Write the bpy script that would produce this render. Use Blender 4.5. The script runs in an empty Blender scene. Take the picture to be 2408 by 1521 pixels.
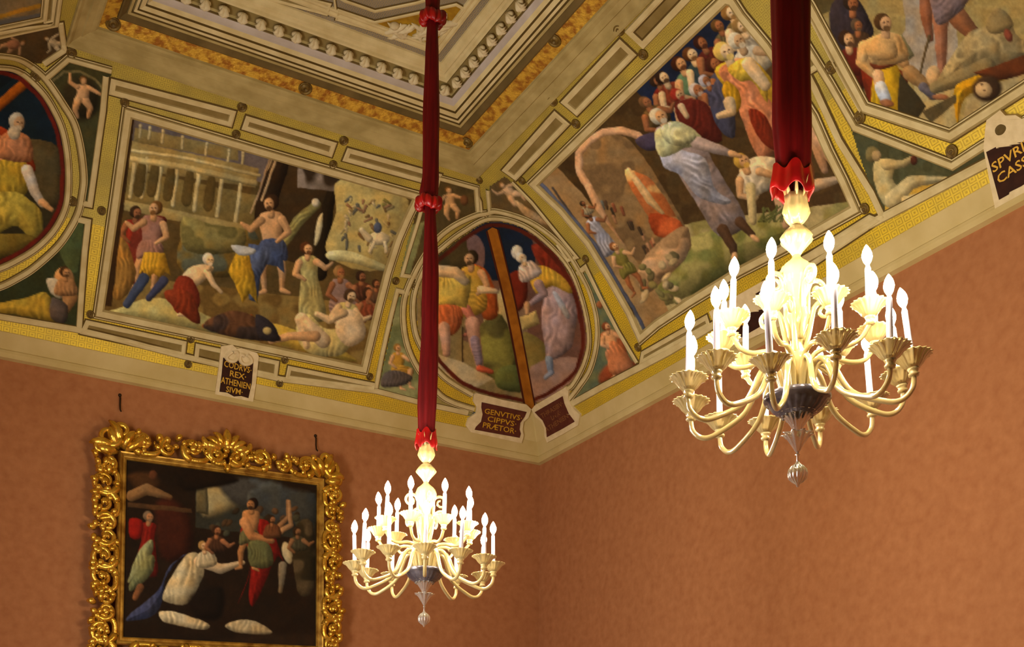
import bpy, math, random
import numpy as np
from mathutils import Vector, Matrix
random.seed(7)
rng = np.random.default_rng(11)

# ------------------------------------------------------------------ camera, world, exposure
FX, CX, CY, PITCH, ROLL = 2834.065, 1140.288, 1844.74, math.radians(3.6177), math.radians(0.6295)
CAMZ = 1.6
sc = bpy.context.scene
COL = sc.collection
_f = np.array([0, math.cos(PITCH), math.sin(PITCH)])
_u0 = np.array([0, -math.sin(PITCH), math.cos(PITCH)])
_r0 = np.array([1.0, 0, 0])
CR = _r0 * math.cos(ROLL) + _u0 * math.sin(ROLL)
CU = -_r0 * math.sin(ROLL) + _u0 * math.cos(ROLL)
CF = _f
cam_d = bpy.data.cameras.new('camera')
cam = bpy.data.objects.new('camera', cam_d)
COL.objects.link(cam)
cam.matrix_world = Matrix(((CR[0], CU[0], -CF[0], 0), (CR[1], CU[1], -CF[1], 0), (CR[2], CU[2], -CF[2], CAMZ), (0, 0, 0, 1)))
cam_d.sensor_width = 36
cam_d.lens = 36 * FX / 2408
cam_d.shift_x = (1204 - CX) / 2408
cam_d.shift_y = (CY - 760.5) / 2408
cam_d.clip_end = 200
sc.camera = cam
sc.view_settings.view_transform = 'Standard'
sc.view_settings.look = 'None'
sc.view_settings.gamma = 1
sc.view_settings.use_curve_mapping = False
sc.view_settings.exposure = 0.3
world = bpy.data.worlds.new('world')
sc.world = world
world.use_nodes = True
bg = world.node_tree.nodes['Background']
bg.inputs[0].default_value = (1.0, 0.97, 0.90, 1)
bg.inputs[1].default_value = 0.05
sc.cycles.max_bounces = 5
sc.cycles.diffuse_bounces = 3
sc.cycles.glossy_bounces = 2
sc.cycles.transmission_bounces = 4
sc.cycles.caustics_reflective = False
sc.cycles.caustics_refractive = False
sc.cycles.use_adaptive_sampling = True
sc.cycles.adaptive_threshold = 0.05
sc.cycles.sample_clamp_indirect = 4
sc.cycles.time_limit = 1000

# ------------------------------------------------------------------ room frame
YAW = math.radians(28.8898)
RD = np.array([math.sin(YAW), -math.cos(YAW), 0])      # along the right wall, towards the camera; also the end wall's inward normal
LD = np.array([-math.cos(YAW), -math.sin(YAW), 0])     # along the end wall, to the left; also the right wall's inward normal
ZD = np.array([0, 0, 1.0])
C0 = np.array([0.7344, 16.0083, CAMZ])
W = 8.908
LEN = 17.5
NW = 0.11                                              # the walls stand at n = NW
PROF = np.array([(-0.2, 4.6), (.11, 5.30), (.14, 5.36), (.232, 5.55), (.337, 5.73), (.47, 5.905), (.607, 6.073), (.8, 6.33), (1.008, 6.59), (1.18, 6.78), (1.364, 6.955), (1.67, 7.21), (1.83, 7.33),
                 (2.0, 7.45), (2.19, 7.55), (2.27, 7.59), (2.46, 7.675), (2.63, 7.74), (2.72, 7.78), (2.87, 7.85), (2.95, 7.90), (3.1, 7.985), (3.25, 8.04), (3.4, 8.05), (6, 8.06)])
_k = np.linspace(-.2, 6, 900)
_v = np.interp(_k, PROF[:, 0], PROF[:, 1])
_ker = np.hanning(17); _ker /= _ker.sum()
_vs = np.convolve(np.pad(_v, 8, mode='edge'), _ker, mode='valid')
_vs[_k < .16] = _v[_k < .16]
PN = np.concatenate([[.11, .14], np.linspace(.19, 3.5, 90), [4.6, 6]])
PZ = np.interp(PN, _k, _vs)
ARC = np.concatenate([[0], np.cumsum(np.hypot(np.diff(PN), np.diff(PZ)))])

def prof(n):
    return np.where(n < .11, 5.30 + (n - .11) * 60, np.interp(n, PN, PZ))

def room_n(P):
    q = P - C0
    nE = q @ RD; nR = q @ LD; nL = W - nR
    return nE, nR, nL

def ray(px, py):
    px = np.asarray(px, float); py = np.asarray(py, float)
    d = CF[None] + ((px - CX) / FX)[:, None] * CR[None] - ((py - CY) / FX)[:, None] * CU[None]
    return d

CAMP = np.array([0, 0, CAMZ])
def bp(px, py, off=0.0):
    """photo pixels -> points on the ceiling vault (and its normal)"""
    d = ray(px, py)
    lo = np.full(len(d), 1.0); hi = np.full(len(d), 40.0)
    for _ in range(46):
        m = (lo + hi) / 2
        P = CAMP + d * m[:, None]
        nE, nR, nL = room_n(P)
        n = np.minimum(np.minimum(nE, nR), nL)
        g = (P[:, 2] - CAMZ) - prof(n)
        hi = np.where(g > 0, m, hi); lo = np.where(g > 0, lo, m)
    P = CAMP + d * ((lo + hi) / 2)[:, None]
    N = vnormal(P)
    if np.ndim(off) or off:
        P = P + N * (np.asarray(off)[..., None] if np.ndim(off) else off)
    return P, N

def vnormal(P):
    nE, nR, nL = room_n(P)
    n = np.minimum(np.minimum(nE, nR), nL)
    e = .04
    s = (prof(np.maximum(n + e, .15)) - prof(np.maximum(n - e, .12))) / (2 * e)
    s = np.clip(s, 0, 6)
    w = np.where((nE <= np.minimum(nR, nL))[:, None], RD[None], np.where((nR <= nL)[:, None], LD[None], -LD[None]))
    N = w * s[:, None] - ZD[None]
    return N / np.linalg.norm(N, axis=1)[:, None]

def wp(px, py, n=NW, side='E'):
    """photo pixels -> points on a vertical plane parallel to a wall"""
    d = ray(px, py)
    w = RD if side == 'E' else LD
    t = ((C0 + w * n - CAMP) @ w) / (d @ w)
    return CAMP + d * t[:, None]

def room(s, n, z, side='E'):
    if side == 'E':
        return C0 + LD * s + RD * n + ZD * z
    if side == 'R':
        return C0 + RD * s + LD * n + ZD * z
    return C0 + RD * s + LD * (W - n) + ZD * z

# ------------------------------------------------------------------ materials
def srgb(c):
    c = np.asarray(c, float) / 255.0
    return np.where(c <= .04045, c / 12.92, ((c + .055) / 1.055) ** 2.4)

def rgba(c):
    v = srgb(c); return (float(v[0]), float(v[1]), float(v[2]), 1)

def mat(name, col, rough=.6, metal=0, col2=None, scale=8, detail=4, bump=0, bscale=60, trans=0, ior=1.45, emit=None, estr=0, coord='Object', stretch=(1, 1, 1), sharp=(.35, .65), spec=.5, coat=0):
    m = bpy.data.materials.new(name); m.use_nodes = True
    nt = m.node_tree; b = nt.nodes['Principled BSDF']
    b.inputs['Base Color'].default_value = rgba(col)
    b.inputs['Roughness'].default_value = rough
    b.inputs['Metallic'].default_value = metal
    b.inputs['IOR'].default_value = ior
    b.inputs['Specular IOR Level'].default_value = spec
    b.inputs['Transmission Weight'].default_value = trans
    b.inputs['Coat Weight'].default_value = coat
    tc = nt.nodes.new('ShaderNodeTexCoord'); mp = nt.nodes.new('ShaderNodeMapping')
    mp.inputs['Scale'].default_value = stretch
    nt.links.new(tc.outputs[coord], mp.inputs[0])
    if col2 is not None:
        n = nt.nodes.new('ShaderNodeTexNoise'); n.inputs['Scale'].default_value = scale; n.inputs['Detail'].default_value = detail
        r = nt.nodes.new('ShaderNodeValToRGB')
        r.color_ramp.elements[0].position = sharp[0]; r.color_ramp.elements[1].position = sharp[1]
        r.color_ramp.elements[0].color = rgba(col); r.color_ramp.elements[1].color = rgba(col2)
        nt.links.new(mp.outputs[0], n.inputs['Vector']); nt.links.new(n.outputs['Fac'], r.inputs[0])
        nt.links.new(r.outputs[0], b.inputs['Base Color'])
    if bump:
        n2 = nt.nodes.new('ShaderNodeTexNoise'); n2.inputs['Scale'].default_value = bscale; n2.inputs['Detail'].default_value = 6
        bu = nt.nodes.new('ShaderNodeBump'); bu.inputs['Strength'].default_value = bump; bu.inputs['Distance'].default_value = .01
        nt.links.new(mp.outputs[0], n2.inputs['Vector']); nt.links.new(n2.outputs['Fac'], bu.inputs['Height'])
        nt.links.new(bu.outputs[0], b.inputs['Normal'])
    if emit is not None:
        b.inputs['Emission Color'].default_value = rgba(emit); b.inputs['Emission Strength'].default_value = estr
    return m

def band_mat(name, base, alt, line, bw, bh, metal=.25, rough=.45):
    """gilded band with an incised key pattern, in metres along the band (UV)"""
    m = mat(name, base, rough, metal, alt, 3.0, 6, bump=.25, bscale=40)
    nt = m.node_tree; b = nt.nodes['Principled BSDF']
    prev = b.inputs['Base Color'].links[0].from_socket
    uv = nt.nodes.new('ShaderNodeUVMap')
    def vm(op, x, y=None):
        n = nt.nodes.new('ShaderNodeVectorMath'); n.operation = op; nt.links.new(x, n.inputs[0])
        if y is not None: n.inputs[1].default_value = y
        return n.outputs[0]
    def mt(op, x, y=None, link=False):
        n = nt.nodes.new('ShaderNodeMath'); n.operation = op; nt.links.new(x, n.inputs[0])
        if y is not None:
            if link: nt.links.new(y, n.inputs[1])
            else: n.inputs[1].default_value = y
        return n.outputs[0]
    v = vm('ABSOLUTE', vm('SUBTRACT', vm('FRACTION', vm('MULTIPLY', uv.outputs[0], (1 / bw, 1 / bh, 0))), (.5, .5, 0)))
    sp = nt.nodes.new('ShaderNodeSeparateXYZ'); nt.links.new(v, sp.inputs[0])
    d = mt('MAXIMUM', sp.outputs[0], sp.outputs[1], True)
    l1 = mt('LESS_THAN', mt('ABSOLUTE', mt('SUBTRACT', d, .36)), .055)
    l2 = mt('LESS_THAN', d, .12)
    fac = mt('MULTIPLY', mt('MAXIMUM', l1, l2, True), .75)
    mx = nt.nodes.new('ShaderNodeMix'); mx.data_type = 'RGBA'
    nt.links.new(fac, mx.inputs[0]); nt.links.new(prev, mx.inputs[6]); mx.inputs[7].default_value = rgba(line)
    nt.links.new(mx.outputs[2], b.inputs['Base Color'])
    return m

M = {}
M['wall'] = mat('ochre_red_wall', (166, 108, 70), .9, 0, (184, 126, 84), 11, 12, bump=.15, bscale=120, sharp=(.25, .75), spec=.12)
M['floor'] = mat('floor_tiles', (172, 150, 120), .5, 0, (152, 128, 100), 3)
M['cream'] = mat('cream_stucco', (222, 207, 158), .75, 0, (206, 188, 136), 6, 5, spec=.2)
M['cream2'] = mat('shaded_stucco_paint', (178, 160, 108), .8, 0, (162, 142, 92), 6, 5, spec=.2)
M['brownline'] = mat('brown_painted_line', (98, 78, 38), .85, spec=.2)
M['stone'] = mat('painted_stone_band', (198, 176, 116), .85, 0, (214, 194, 138), 2.2, 8, spec=.2)
M['stone2'] = mat('grey_stucco', (190, 172, 116), .8, 0, (164, 146, 92), 4, 8, stretch=(1, 1, 3), spec=.2)
M['lav'] = mat('pale_lilac_stucco', (206, 196, 190), .5, 0, (190, 178, 168), 4, 4)
M['slot'] = mat('slot_paint', (132, 112, 62), .85, 0, (150, 130, 80), 5, spec=.2)
M['dark'] = mat('umber_paint', (98, 82, 46), .85, 0, (118, 98, 58), 4, spec=.2)
M['gold_band'] = band_mat('gilded_key_band', (240, 208, 52), (214, 188, 66), (180, 150, 44), .085, .07)
M['gold_band2'] = band_mat('gilded_scroll_band', (216, 196, 84), (184, 168, 82), (166, 146, 66), .06, .06)
M['meander'] = band_mat('blue_grey_key_band', (138, 132, 120), (120, 114, 104), (176, 152, 90), .06, .05, 0, .8)
M['frieze'] = mat('gilt_leaf_frieze', (232, 188, 70), .45, .35, (170, 112, 38), 15, 10, bump=1.0, bscale=45, stretch=(1, 1, 1), sharp=(.40, .62))
M['gold'] = mat('carved_gilt_wood', (240, 196, 84), .22, .8, (206, 156, 50), 9, 5, bump=.3, bscale=50)
M['gold_slip'] = mat('gilt_slip', (216, 174, 80), .35, .6, (150, 108, 40), 9, 5)
M['boss'] = mat('bronze_boss', (128, 104, 44), .5, .3, (92, 70, 30), 30)
M['white_stucco'] = mat('white_relief_stucco', (226, 214, 176), .7, 0, (206, 190, 148), 12)
M['goldfield'] = mat('gilt_field', (196, 158, 40), .5, .3, (160, 120, 30), 8)
M['plaque_rim'] = mat('pale_plaque_rim', (236, 218, 176), .8, 0, (222, 202, 156), 12, spec=.2)
M['maroon'] = mat('maroon_plaque', (100, 52, 38), .8, 0, (88, 44, 32), 14, spec=.2)
M['maroon_dark'] = mat('dark_brown_plaque', (62, 34, 24), .8, 0, (50, 28, 20), 14, spec=.2)
M['gold_letter'] = mat('gold_lettering', (214, 166, 42), .5, .2)
M['faint_letter'] = mat('faded_lettering', (130, 80, 40), .7)
M['velvet'] = mat('crimson_sleeve', (96, 5, 9), .5, 0, (74, 3, 6), 3, 5, stretch=(14, 14, 1.0), spec=.25)
M['satin'] = mat('crimson_satin', (158, 10, 12), .35, 0, (110, 5, 8), 6, 4)
M['daylight'] = mat('window_daylight', (240, 244, 250), .4, emit=(255, 250, 240), estr=18)  # glowing pane of the unseen window added on the left wall
M['glass'] = mat('straw_glass', (244, 222, 156), .12, 0, trans=.55, ior=1.42)
M['glass_clear'] = mat('clear_ribbed_glass', (246, 238, 228), .06, 0, trans=.8, ior=1.45)
M['silver'] = mat('smoky_silvered_glass', (150, 146, 158), .2, .6, (96, 90, 104), 10)
M['candle'] = mat('candle_tube', (226, 222, 246), .4)
M['bulb'] = mat('lit_flame_bulb', (255, 250, 235), .3, emit=(255, 234, 196), estr=225)
M['metal'] = mat('dark_iron', (60, 46, 34), .5, .8)

def paint_mat():
    m = bpy.data.materials.new('fresco_paint'); m.use_nodes = True
    nt = m.node_tree; b = nt.nodes['Principled BSDF']
    a = nt.nodes.new('ShaderNodeAttribute'); a.attribute_name = 'paint'
    n = nt.nodes.new('ShaderNodeTexNoise'); n.inputs['Scale'].default_value = 45; n.inputs['Detail'].default_value = 5
    mr = nt.nodes.new('ShaderNodeMapRange'); mr.inputs['To Min'].default_value = .82; mr.inputs['To Max'].default_value = 1.18
    tc = nt.nodes.new('ShaderNodeTexCoord'); nt.links.new(tc.outputs['Object'], n.inputs['Vector'])
    nt.links.new(n.outputs['Fac'], mr.inputs['Value'])
    vm = nt.nodes.new('ShaderNodeVectorMath'); vm.operation = 'SCALE'
    nt.links.new(a.outputs['Color'], vm.inputs[0]); nt.links.new(mr.outputs[0], vm.inputs['Scale'])
    nt.links.new(vm.outputs[0], b.inputs['Base Color'])
    b.inputs['Roughness'].default_value = .8; b.inputs['Specular IOR Level'].default_value = .15
    return m
M['paint'] = paint_mat()

# ------------------------------------------------------------------ object helpers
def tag(o, label=None, cat=None, group=None, kind=None):
    if label: o['label'] = label
    if cat: o['category'] = cat
    if group: o['group'] = group
    if kind: o['kind'] = kind
    return o

def empty(name, loc, label, cat, group=None):
    o = bpy.data.objects.new(name, None); COL.objects.link(o)
    o.location = [float(v) for v in loc]; o.empty_display_size = .1
    return tag(o, label, cat, group)

def mesh(name, V, F, mats, parent=None, mi=None, smooth=False, uv=None, col=None, origin=None, world_coords=True):
    """links one mesh object; V in world coordinates (shifted to the parent's or its own origin)"""
    V = np.asarray(V, float)
    org = np.zeros(3)
    if parent is not None and world_coords:
        q = parent; 
        while q is not None:
            org = org + np.array(q.location); q = q.parent
    loc = np.zeros(3)
    if origin is not None:
        loc = np.asarray(origin, float) - org; org = np.asarray(origin, float)
    me = bpy.data.meshes.new(name)
    me.from_pydata((V - org).tolist() if world_coords else V.tolist(), [], [list(map(int, f)) for f in F])
    if not isinstance(mats, (list, tuple)): mats = [mats]
    for m_ in mats: me.materials.append(m_)
    if mi is not None: me.polygons.foreach_set('material_index', np.asarray(mi, dtype=np.int32))
    if smooth: me.polygons.foreach_set('use_smooth', np.ones(len(me.polygons), dtype=bool))
    if uv is not None:
        ul = me.uv_layers.new(name='UVMap')
        li = np.zeros(len(me.loops), dtype=np.int32); me.loops.foreach_get('vertex_index', li)
        ul.data.foreach_set('uv', np.asarray(uv, dtype=np.float32)[li].ravel())
    if col is not None:
        at = me.color_attributes.new('paint', 'FLOAT_COLOR', 'POINT')
        at.data.foreach_set('color', np.concatenate([col, np.ones((len(col), 1))], 1).astype(np.float32).ravel())
    me.update()
    o = bpy.data.objects.new(name, me); COL.objects.link(o)
    if parent is not None: o.parent = parent
    o.location = loc.tolist()
    return o

class MB:
    """collects tubes, lathes, blobs in local coordinates"""
    def __init__(s): s.V = []; s.F = []; s.n = 0; s.mi = []
    def add(s, V, F, mi=0):
        s.V.append(np.asarray(V, float)); s.F += [[i + s.n for i in f] for f in F]; s.n += len(V); s.mi += [mi] * len(F)
    def grid(s, G, cu=False, cv=False, mi=0):
        a, b = G.shape[:2]; F = []
        for i in range(a if cu else a - 1):
            for j in range(b if cv else b - 1):
                F.append([i * b + j, ((i + 1) % a) * b + j, ((i + 1) % a) * b + (j + 1) % b, i * b + (j + 1) % b])
        s.add(G.reshape(-1, 3), F, mi)
    def lathe(s, pr, seg=24, c=(0, 0, 0), rib=0, nr=0, mi=0, ax=None):
        th = np.linspace(0, 2 * math.pi, seg, endpoint=False)
        G = np.zeros((len(pr), seg, 3))
        for i, p in enumerate(pr):
            r, z = p[0], p[1]; rb = p[2] if len(p) > 2 else rib
            rr = r * (1 + rb * np.cos(nr * th)) if nr else np.full(seg, r)
            G[i, :, 0] = rr * np.cos(th); G[i, :, 1] = rr * np.sin(th); G[i, :, 2] = z
        if ax is not None: G = G @ np.array(ax)
        s.grid(G + np.array(c), cv=True, mi=mi)
    def tube(s, P, R, seg=8, flat=None, mi=0):
        P = np.asarray(P, float); R = np.broadcast_to(R, (len(P),))
        T = np.gradient(P, axis=0); T /= np.linalg.norm(T, axis=1)[:, None] + 1e-12
        ref = np.array([0, 0, 1.0]) if abs(T[0][2]) < .9 else np.array([1.0, 0, 0])
        G = np.zeros((len(P), seg, 3)); th = np.linspace(0, 2 * math.pi, seg, endpoint=False)
        x = ref
        for i in range(len(P)):
            x = x - T[i] * (x @ T[i]); x /= np.linalg.norm(x) + 1e-12
            y = np.cross(T[i], x)
            a, b = (1, 1) if flat is None else flat
            G[i] = P[i] + R[i] * (a * np.cos(th)[:, None] * x + b * np.sin(th)[:, None] * y)
        s.grid(G, cv=True, mi=mi)
        k = s.n; s.add([P[0], P[-1]], []); n0 = k - len(P) * seg
        for j in range(seg):
            s.F.append([n0 + j, n0 + (j + 1) % seg, k]); s.F.append([n0 + (len(P) - 1) * seg + (j + 1) % seg, n0 + (len(P) - 1) * seg + j, k + 1]); s.mi += [mi, mi]
    def ball(s, c, r, seg=12, rings=7, mi=0, ax=None):
        r = np.broadcast_to(r, (3,)); u = np.linspace(0, math.pi, rings); th = np.linspace(0, 2 * math.pi, seg, endpoint=False)
        G = np.stack([np.sin(u)[:, None] * np.cos(th) * r[0], np.sin(u)[:, None] * np.sin(th) * r[1], np.cos(u)[:, None] * np.ones(seg) * r[2]], -1)
        if ax is not None: G = G @ np.array(ax)
        s.grid(G + np.array(c), cv=True, mi=mi)
    def build(s, name, mats, parent=None, smooth=True, world_coords=False, origin=None):
        return mesh(name, np.concatenate(s.V), s.F, mats, parent, s.mi, smooth, world_coords=world_coords, origin=origin)

# ------------------------------------------------------------------ sweeps and panels on the vault
def catmull(P, k=10, closed=False):
    P = [np.array(p, float) for p in P]; n = len(P); out = []
    for i in range(n if closed else n - 1):
        if closed: a, b, c, d = P[(i - 1) % n], P[i], P[(i + 1) % n], P[(i + 2) % n]
        else: a, b, c, d = P[max(i - 1, 0)], P[i], P[i + 1], P[min(i + 2, n - 1)]
        for t in np.linspace(0, 1, k, endpoint=False):
            out.append(.5 * ((2 * b) + (c - a) * t + (2 * a - 5 * b + 4 * c - d) * t * t + (3 * b - a - 3 * c + d) * t ** 3))
    if not closed: out.append(P[-1])
    return np.array(out)

def densify(P, step, closed):
    P = [np.array(p, float) for p in P]; out = []
    n = len(P)
    for i in range(n if closed else n - 1):
        a, b = P[i], P[(i + 1) % n]
        k = max(1, int(np.linalg.norm(b - a) / step))
        for t in range(k): out.append(a + (b - a) * t / k)
    if not closed: out.append(P[-1])
    return np.array(out)

# cross sections: (offset across, height, material slot of the strip that follows)
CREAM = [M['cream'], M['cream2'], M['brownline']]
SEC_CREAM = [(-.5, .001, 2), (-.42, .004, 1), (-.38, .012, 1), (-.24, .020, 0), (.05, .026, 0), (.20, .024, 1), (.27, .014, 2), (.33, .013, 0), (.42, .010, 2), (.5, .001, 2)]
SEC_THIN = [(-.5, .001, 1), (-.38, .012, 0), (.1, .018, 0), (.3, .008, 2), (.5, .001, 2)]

def sweep_pts(P, N, closed, sec, w, hs=1.0):
    n = len(P)
    if closed:
        T1 = P - np.roll(P, 1, 0); T2 = np.roll(P, -1, 0) - P
    else:
        T2 = np.vstack([P[1:] - P[:-1], P[-1:] - P[-2:-1]]); T1 = np.vstack([T2[:1], P[1:] - P[:-1]])
    T1 = T1 / (np.linalg.norm(T1, axis=1)[:, None] + 1e-12); T2 = T2 / (np.linalg.norm(T2, axis=1)[:, None] + 1e-12)
    B1 = np.cross(N, T1); B2 = np.cross(N, T2)
    B = B1 + B2; B /= np.linalg.norm(B, axis=1)[:, None] + 1e-12
    c = np.clip((B * B1).sum(1) / (np.linalg.norm(B1, axis=1) + 1e-9), .38, 1)
    B = B / c[:, None]
    G = np.zeros((n, len(sec), 3))
    for j, (b, h, _) in enumerate(sec):
        G[:, j] = P + B * b * w + N * h * hs
    L = np.concatenate([[0], np.cumsum(np.linalg.norm(np.diff(P, axis=0), axis=1))])
    return G, L

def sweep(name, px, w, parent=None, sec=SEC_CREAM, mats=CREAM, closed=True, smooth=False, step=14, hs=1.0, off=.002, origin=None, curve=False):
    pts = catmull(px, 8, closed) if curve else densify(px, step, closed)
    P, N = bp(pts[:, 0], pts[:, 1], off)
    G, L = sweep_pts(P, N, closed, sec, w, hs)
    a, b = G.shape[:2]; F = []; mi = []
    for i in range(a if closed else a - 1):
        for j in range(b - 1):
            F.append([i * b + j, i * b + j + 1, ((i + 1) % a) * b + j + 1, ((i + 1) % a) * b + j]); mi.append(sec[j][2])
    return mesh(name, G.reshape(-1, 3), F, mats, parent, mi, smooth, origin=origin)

def inside(x, y, poly):
    poly = np.asarray(poly, float); r = np.zeros(x.shape, bool); n = len(poly); j = n - 1
    for i in range(n):
        xi, yi = poly[i]; xj, yj = poly[j]
        c = ((yi > y) != (yj > y)) & (x < (xj - xi) * (y - yi) / (yj - yi + 1e-12) + xi)
        r ^= c; j = i
    return r

def grow(poly, d):
    poly = np.asarray(poly, float); n = len(poly)
    A = .5 * sum(poly[i][0] * poly[(i + 1) % n][1] - poly[(i + 1) % n][0] * poly[i][1] for i in range(n))
    s = 1 if A > 0 else -1; out = []
    for i in range(n):
        a = poly[i] - poly[i - 1]; b = poly[(i + 1) % n] - poly[i]
        a = a / (np.linalg.norm(a) + 1e-9); b = b / (np.linalg.norm(b) + 1e-9)
        na = np.array([a[1], -a[0]]) * s; nb = np.array([b[1], -b[0]]) * s
        m = na + nb; m /= np.linalg.norm(m) + 1e-9
        out.append(poly[i] + m * d / max(.5, m @ na))
    return np.array(out)

def panel(name, poly, parent, step=3.0, off=.006, canvas=None, material=None, g=4, plane=None, origin=None):
    poly = grow(poly, g) if g else np.asarray(poly, float)
    x0, y0 = poly.min(0) - step; x1, y1 = poly.max(0) + step
    nx = int((x1 - x0) / step) + 1; ny = int((y1 - y0) / step) + 1
    X, Y = np.meshgrid(x0 + np.arange(nx) * step, y0 + np.arange(ny) * step)
    cxm = (X[:-1, :-1] + X[1:, 1:]) / 2; cym = (Y[:-1, :-1] + Y[1:, 1:]) / 2
    ins = inside(cxm, cym, poly)
    used = np.zeros(X.shape, bool)
    used[:-1, :-1] |= ins; used[1:, :-1] |= ins; used[:-1, 1:] |= ins; used[1:, 1:] |= ins
    idx = -np.ones(X.shape, int); idx[used] = np.arange(used.sum())
    P = bp(X[used], Y[used], off)[0] if plane is None else wp(X[used], Y[used], plane)
    I, J = np.nonzero(ins)
    F = np.stack([idx[I, J], idx[I + 1, J], idx[I + 1, J + 1], idx[I, J + 1]], 1)
    col = None
    if canvas is not None:
        col = canvas.sample(X[used], Y[used])
    return mesh(name, P, F, material or M['paint'], parent, smooth=True, col=col, origin=origin)

def patch(name, poly, parent, off, material):
    from mathutils.geometry import tessellate_polygon
    pts = densify(np.asarray(poly, float), 5, True)
    F = tessellate_polygon([[Vector((p[0], p[1], 0)) for p in pts]])
    P, _ = bp(pts[:, 0], pts[:, 1], off)
    return mesh(name, P, F, material, parent)

def mean_pt(px, off=0):
    px = np.asarray(px, float)
    return bp(px[:, 0].mean()[None], px[:, 1].mean()[None], off)[0][0]
# ------------------------------------------------------------------ painted pictures (colour stored on the plaster itself)
def smooth_noise(h, w, cell, seed):
    g = np.random.default_rng(seed).random((h // cell + 3, w // cell + 3))
    y = np.arange(h) / cell; x = np.arange(w) / cell
    yi = y.astype(int); xi = x.astype(int); fy = (y - yi)[:, None]; fx = (x - xi)[None]
    fy = fy * fy * (3 - 2 * fy); fx = fx * fx * (3 - 2 * fx)
    a = g[yi][:, xi]; b = g[yi][:, xi + 1]; c = g[yi + 1][:, xi]; d = g[yi + 1][:, xi + 1]
    return ((a * (1 - fx) + b * fx) * (1 - fy) + (c * (1 - fx) + d * fx) * fy).astype(np.float32)

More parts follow.
